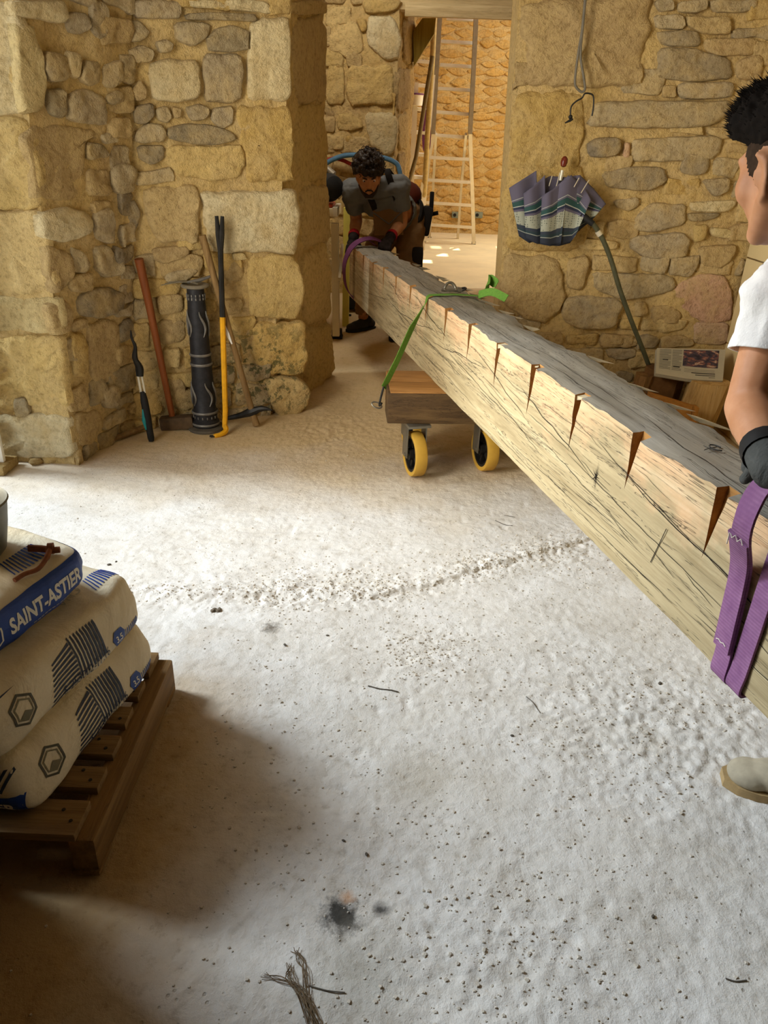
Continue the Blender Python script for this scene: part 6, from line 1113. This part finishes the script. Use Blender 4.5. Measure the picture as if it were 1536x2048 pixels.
# curly hair: many small curls over a cap
rnd = random.Random(31); cl = [('e', HL(0, -.025, .045), (.083, .095, .085), HM)]
for _ in range(190):
    th, ph = rnd.uniform(0, 2 * math.pi), math.acos(rnd.uniform(-.35, 1)); d = Vector((math.sin(ph) * math.cos(th), math.sin(ph) * math.sin(th), math.cos(ph)))
    p = Vector((d.x * .092, d.y * .100 - .018, d.z * .095 + .042))
    if p.y > .045 and p.z < .035: continue
    cl.append(('e', HL(*p), tuple(rnd.uniform(.012, .021) for _ in range(3)), Matrix.Rotation(rnd.uniform(0, 3), 3, 'X') @ Matrix.Rotation(rnd.uniform(0, 3), 3, 'Y')))
h2_ = blob('hair', cl, .0055, M_hairb, A2, 1); cs = MB()
for _ in range(170):
    th, ph = rnd.uniform(0, 2 * math.pi), math.acos(rnd.uniform(-.2, 1)); d = Vector((math.sin(ph) * math.cos(th), math.sin(ph) * math.sin(th), math.cos(ph))); p = HL(d.x * .100, d.y * .108 - .018, d.z * .105 + .045); q = HM.transposed() @ (p - hc)
    if q.y > .05 and q.z < .04: continue
    ax = Vector((rnd.uniform(-1, 1), rnd.uniform(-1, 1), rnd.uniform(-1, 1))).normalized(); u = ax.orthogonal().normalized(); v = ax.cross(u); r = rnd.uniform(.007, .013)
    cs.tube([p + (u * math.cos(a) + v * math.sin(a)) * r + ax * .003 * a for a in [k * .7 for k in range(9)]], .0022, 4)
o = obj('hair_curls', cs, M_hairb, h2_, None, 180); o['kind'] = 'stuff'
# far purple sling
sl2 = empty('lifting_sling', BM(2.08, .1, 0), 'narrow purple sling looped over the far end of the beam, held by the curly-haired man', 'sling'); hL = wrL + (wrL - elL).normalized() * .07 + Vector((0, .0, -.02))
obj('sling_band', MB().strip(curve_pts([BM(2.04, BWD * .7, -.006), BM(2.04, .03, -.006), aty(693, 576, 5.16), aty(688, 535, 5.14), aty(697, 504, 5.16), aty(711, 487, 5.20), aty(730, 478, 5.24), aty(750, 478, 5.26), hL], 6), BD * .8 + Vector((-.2, 0, .3)), .050, .005), M_purple2, sl2)
obj('sling_tail', MB().strip(curve_pts([BM(2.10, .02, BH + .012), BM(2.12, .09, BH + .05), BM(2.08, .16, BH + .012)], 6), BD, .05, .005), M_purple2, sl2)
# ------------------------------------------------------------------ small debris on the floor
rnd = random.Random(17); pts = []; F = []
def pebble(V, Fc, x, y, r):
    z = fz(x, y); k = len(V); a = rnd.uniform(0, 6.28)
    for i in range(5): t = a + i * 1.2566; q = r * rnd.uniform(.7, 1.2); V.append((x + q * math.cos(t), y + q * math.sin(t), z - r * .1))
    for i in range(5): t = a + i * 1.2566 + .3; q = r * rnd.uniform(.45, .8); V.append((x + q * math.cos(t), y + q * math.sin(t), z + r * rnd.uniform(.4, .75)))
    for i in range(5): j = (i + 1) % 5; Fc.append((k + i, k + j, k + 5 + j, k + 5 + i))
    Fc.append(tuple(k + 5 + i for i in range(5)))
V = []; Fc = []
N = 5200; X = np.empty(N); 
for i in range(N):
    if rnd.random() < .62: p, r_ = rnd.choice(ROUGH); x, y = rnd.gauss(p.x, r_ * .7), rnd.gauss(p.y, r_ * .6)
    elif rnd.random() < .5: a, b = rnd.choice(list(zip(RIDGE[:-1], RIDGE[1:]))); t = rnd.random(); x, y = a.x + (b.x - a.x) * t + rnd.gauss(0, .03), a.y + (b.y - a.y) * t + rnd.gauss(.02, .035)
    else: x, y = rnd.uniform(-1.2, 1.2), rnd.uniform(.6, 4.2)
    if y > 3.25 or x < -1.3 or (x < -.45 and .9 < y < 1.6) or (x > .75 and y < 1.45): x, y = rnd.uniform(-.4, .7), rnd.uniform(.7, 2.6)
    X[i] = x; V.append((x, y))
_x = np.array([v[0] for v in V]); _y = np.array([v[1] for v in V]); _z = floor_height(_x, _y); PV = []; PF = []
for x, y, z in zip(_x, _y, _z):
    r = rnd.choice((.0016, .002, .0026, .0034, .0045)) * rnd.uniform(.8, 1.2); k = len(PV); a = rnd.uniform(0, 6.28)
    for i in range(5): t = a + i * 1.2566; q = r * rnd.uniform(.7, 1.2); PV.append((x + q * math.cos(t), y + q * math.sin(t), z - r * .2))
    for i in range(5): t = a + i * 1.2566 + .3; q = r * rnd.uniform(.45, .8); PV.append((x + q * math.cos(t), y + q * math.sin(t), z + r * rnd.uniform(.4, .7)))
    for i in range(5): j = (i + 1) % 5; PF.append((k + i, k + j, k + 5 + j, k + 5 + i))
    PF.append(tuple(k + 5 + i for i in range(5)))
tag(obj('grit', MB().add(PV, PF), plain('pale_grit', 'c2b9aa', .9, 0, .2, 60, 0), None, (0, 2, 0), 25), 'pale grit and mortar crumbs scattered over the floor', 'grit', kind='stuff')
def twig(px, r, label, name='twig', cat='twig', col=None):
    P = [atz(u, v) for u, v in px]; P = [Vector((p.x, p.y, fz(p.x, p.y) + r * .8 + .001)) for p in P]
    return tag(obj(name, MB().tube(curve_pts(P, 5), r, 6), col or M_twig), label, cat)
M_twig = plain('grey_twig', '5c554b', .9, 0, .2, 40, 0); M_straw = plain('brown_straw', '6e5b44', .9, 0, .2, 40, 0)
twig([(736, 1372), (760, 1378), (780, 1381), (797, 1384)], .0016, 'thin grey twig lying across the middle of the floor'); twig([(1052, 1395), (1065, 1405), (1074, 1415), (1080, 1426)], .0011, 'curved dark thread of wood right of the middle twig')
twig([(990, 1043), (1010, 1050), (1025, 1053)], .0014, 'short dark sliver near the beam, in front of the dolly'); twig([(1008, 1032), (1030, 1036)], .0012, 'dark wood sliver just behind another sliver near the dolly')
twig([(620, 1975), (655, 1985), (690, 1988)], .0012, 'thin twig right of the straw tuft at the bottom of the floor'); twig([(1450, 1960), (1470, 1966), (1492, 1964)], .0012, 'short dark twig near the lower right of the floor')
for k, (u, v, r, lb) in enumerate(((1024, 1472, .004, 'tiny dark crumb on the floor below the curved thread'), (1305, 1836, .004, 'tiny dark crumb low on the right side of the floor'), (733, 1710, .004, 'small dark chip above the black cement stain'), (687, 1683, .0035, 'dark wood chip left of another chip above the black stain'), (218, 1128, .006, 'dark crumb beside the top lime bag, left of a sliver'), (232, 1122, .004, 'small dark sliver right of the crumb beside the lime bags'), (570, 1292, .005, 'brownish pebble set in the middle of the white floor'), (655, 1272, .004, 'small dark pebble right of the brownish one'), (1320, 1366, .006, 'dark splinter on the floor below the beam'))):
    p = atz(u, v); z = fz(p.x, p.y); tag(obj('floor_chip', MB().ball((p.x, p.y, z + r * .4), (r * 1.3, r * .8, r * .6), 8, Matrix.Rotation(k * .9, 3, 'Z')), M_twig), lb, 'chip')
p = atz(432, 1224); z = fz(p.x, p.y); cl = MB()
for k in range(7): cl.ball((p.x + rnd.uniform(-.014, .014), p.y + rnd.uniform(-.01, .01), z + .004), (rnd.uniform(.004, .010), rnd.uniform(.003, .007), rnd.uniform(.003, .006)), 8, Matrix.Rotation(rnd.uniform(0, 3), 3, 'Z'))
tag(obj('mortar_clump', cl, plain('grey_clump', '6a5f50', .9)), 'grey-brown crumbled mortar clump between the lime bags and the floor ridge', 'clump', kind='stuff')
st = MB()
for k in range(26):
    j = lambda s: rnd.uniform(-s, s); px = rnd.choice(([(640, 2060), (612, 2000), (590, 1975), (555, 1960), (525, 1955)], [(625, 2060), (600, 1990), (580, 1960), (576, 1935)], [(630, 2060), (612, 2000), (610, 1950), (600, 1920), (590, 1905)], [(645, 2070), (618, 2010), (596, 1985)]))
    P = [atz(u + j(9), v + j(7)) for u, v in px]; st.tube(curve_pts([Vector((q.x, q.y, fz(q.x, q.y) + .002 + rnd.uniform(0, .004))) for q in P], 4), .0006, 4)
tag(obj('straw_tuft', st, M_straw), 'loose tuft of thin brown straw at the bottom of the floor', 'straw', kind='stuff')
for k, (u, v) in enumerate(((40, 912), (75, 926), (110, 922), (20, 928), (140, 905), (95, 905))):
    p = atz(u, v); s = tag(obj('rubble_stone', MB().ball((p.x, p.y - .01, .012), (.035 - .003 * k, .022, .018), 9, Matrix.Rotation(k * .7, 3, 'Z')), M_stone, None, None, 25), ['broad pale rubble chip under the door jamb', 'rubble chip below the middle of the lit reveal', 'rubble chip near the corner of the lit reveal', 'pale rubble chip nearest the white door frame', 'small rubble chip at the very corner of the left wall', 'small rubble chip against the foot of the lit reveal'][k], 'rubble', 'rubble chips at the foot of the left reveal'); s.color = lin(('b9a888', 'a58a5a', 'b39560', 'cfc2a6', 'a58f68', 'b49a68')[k])
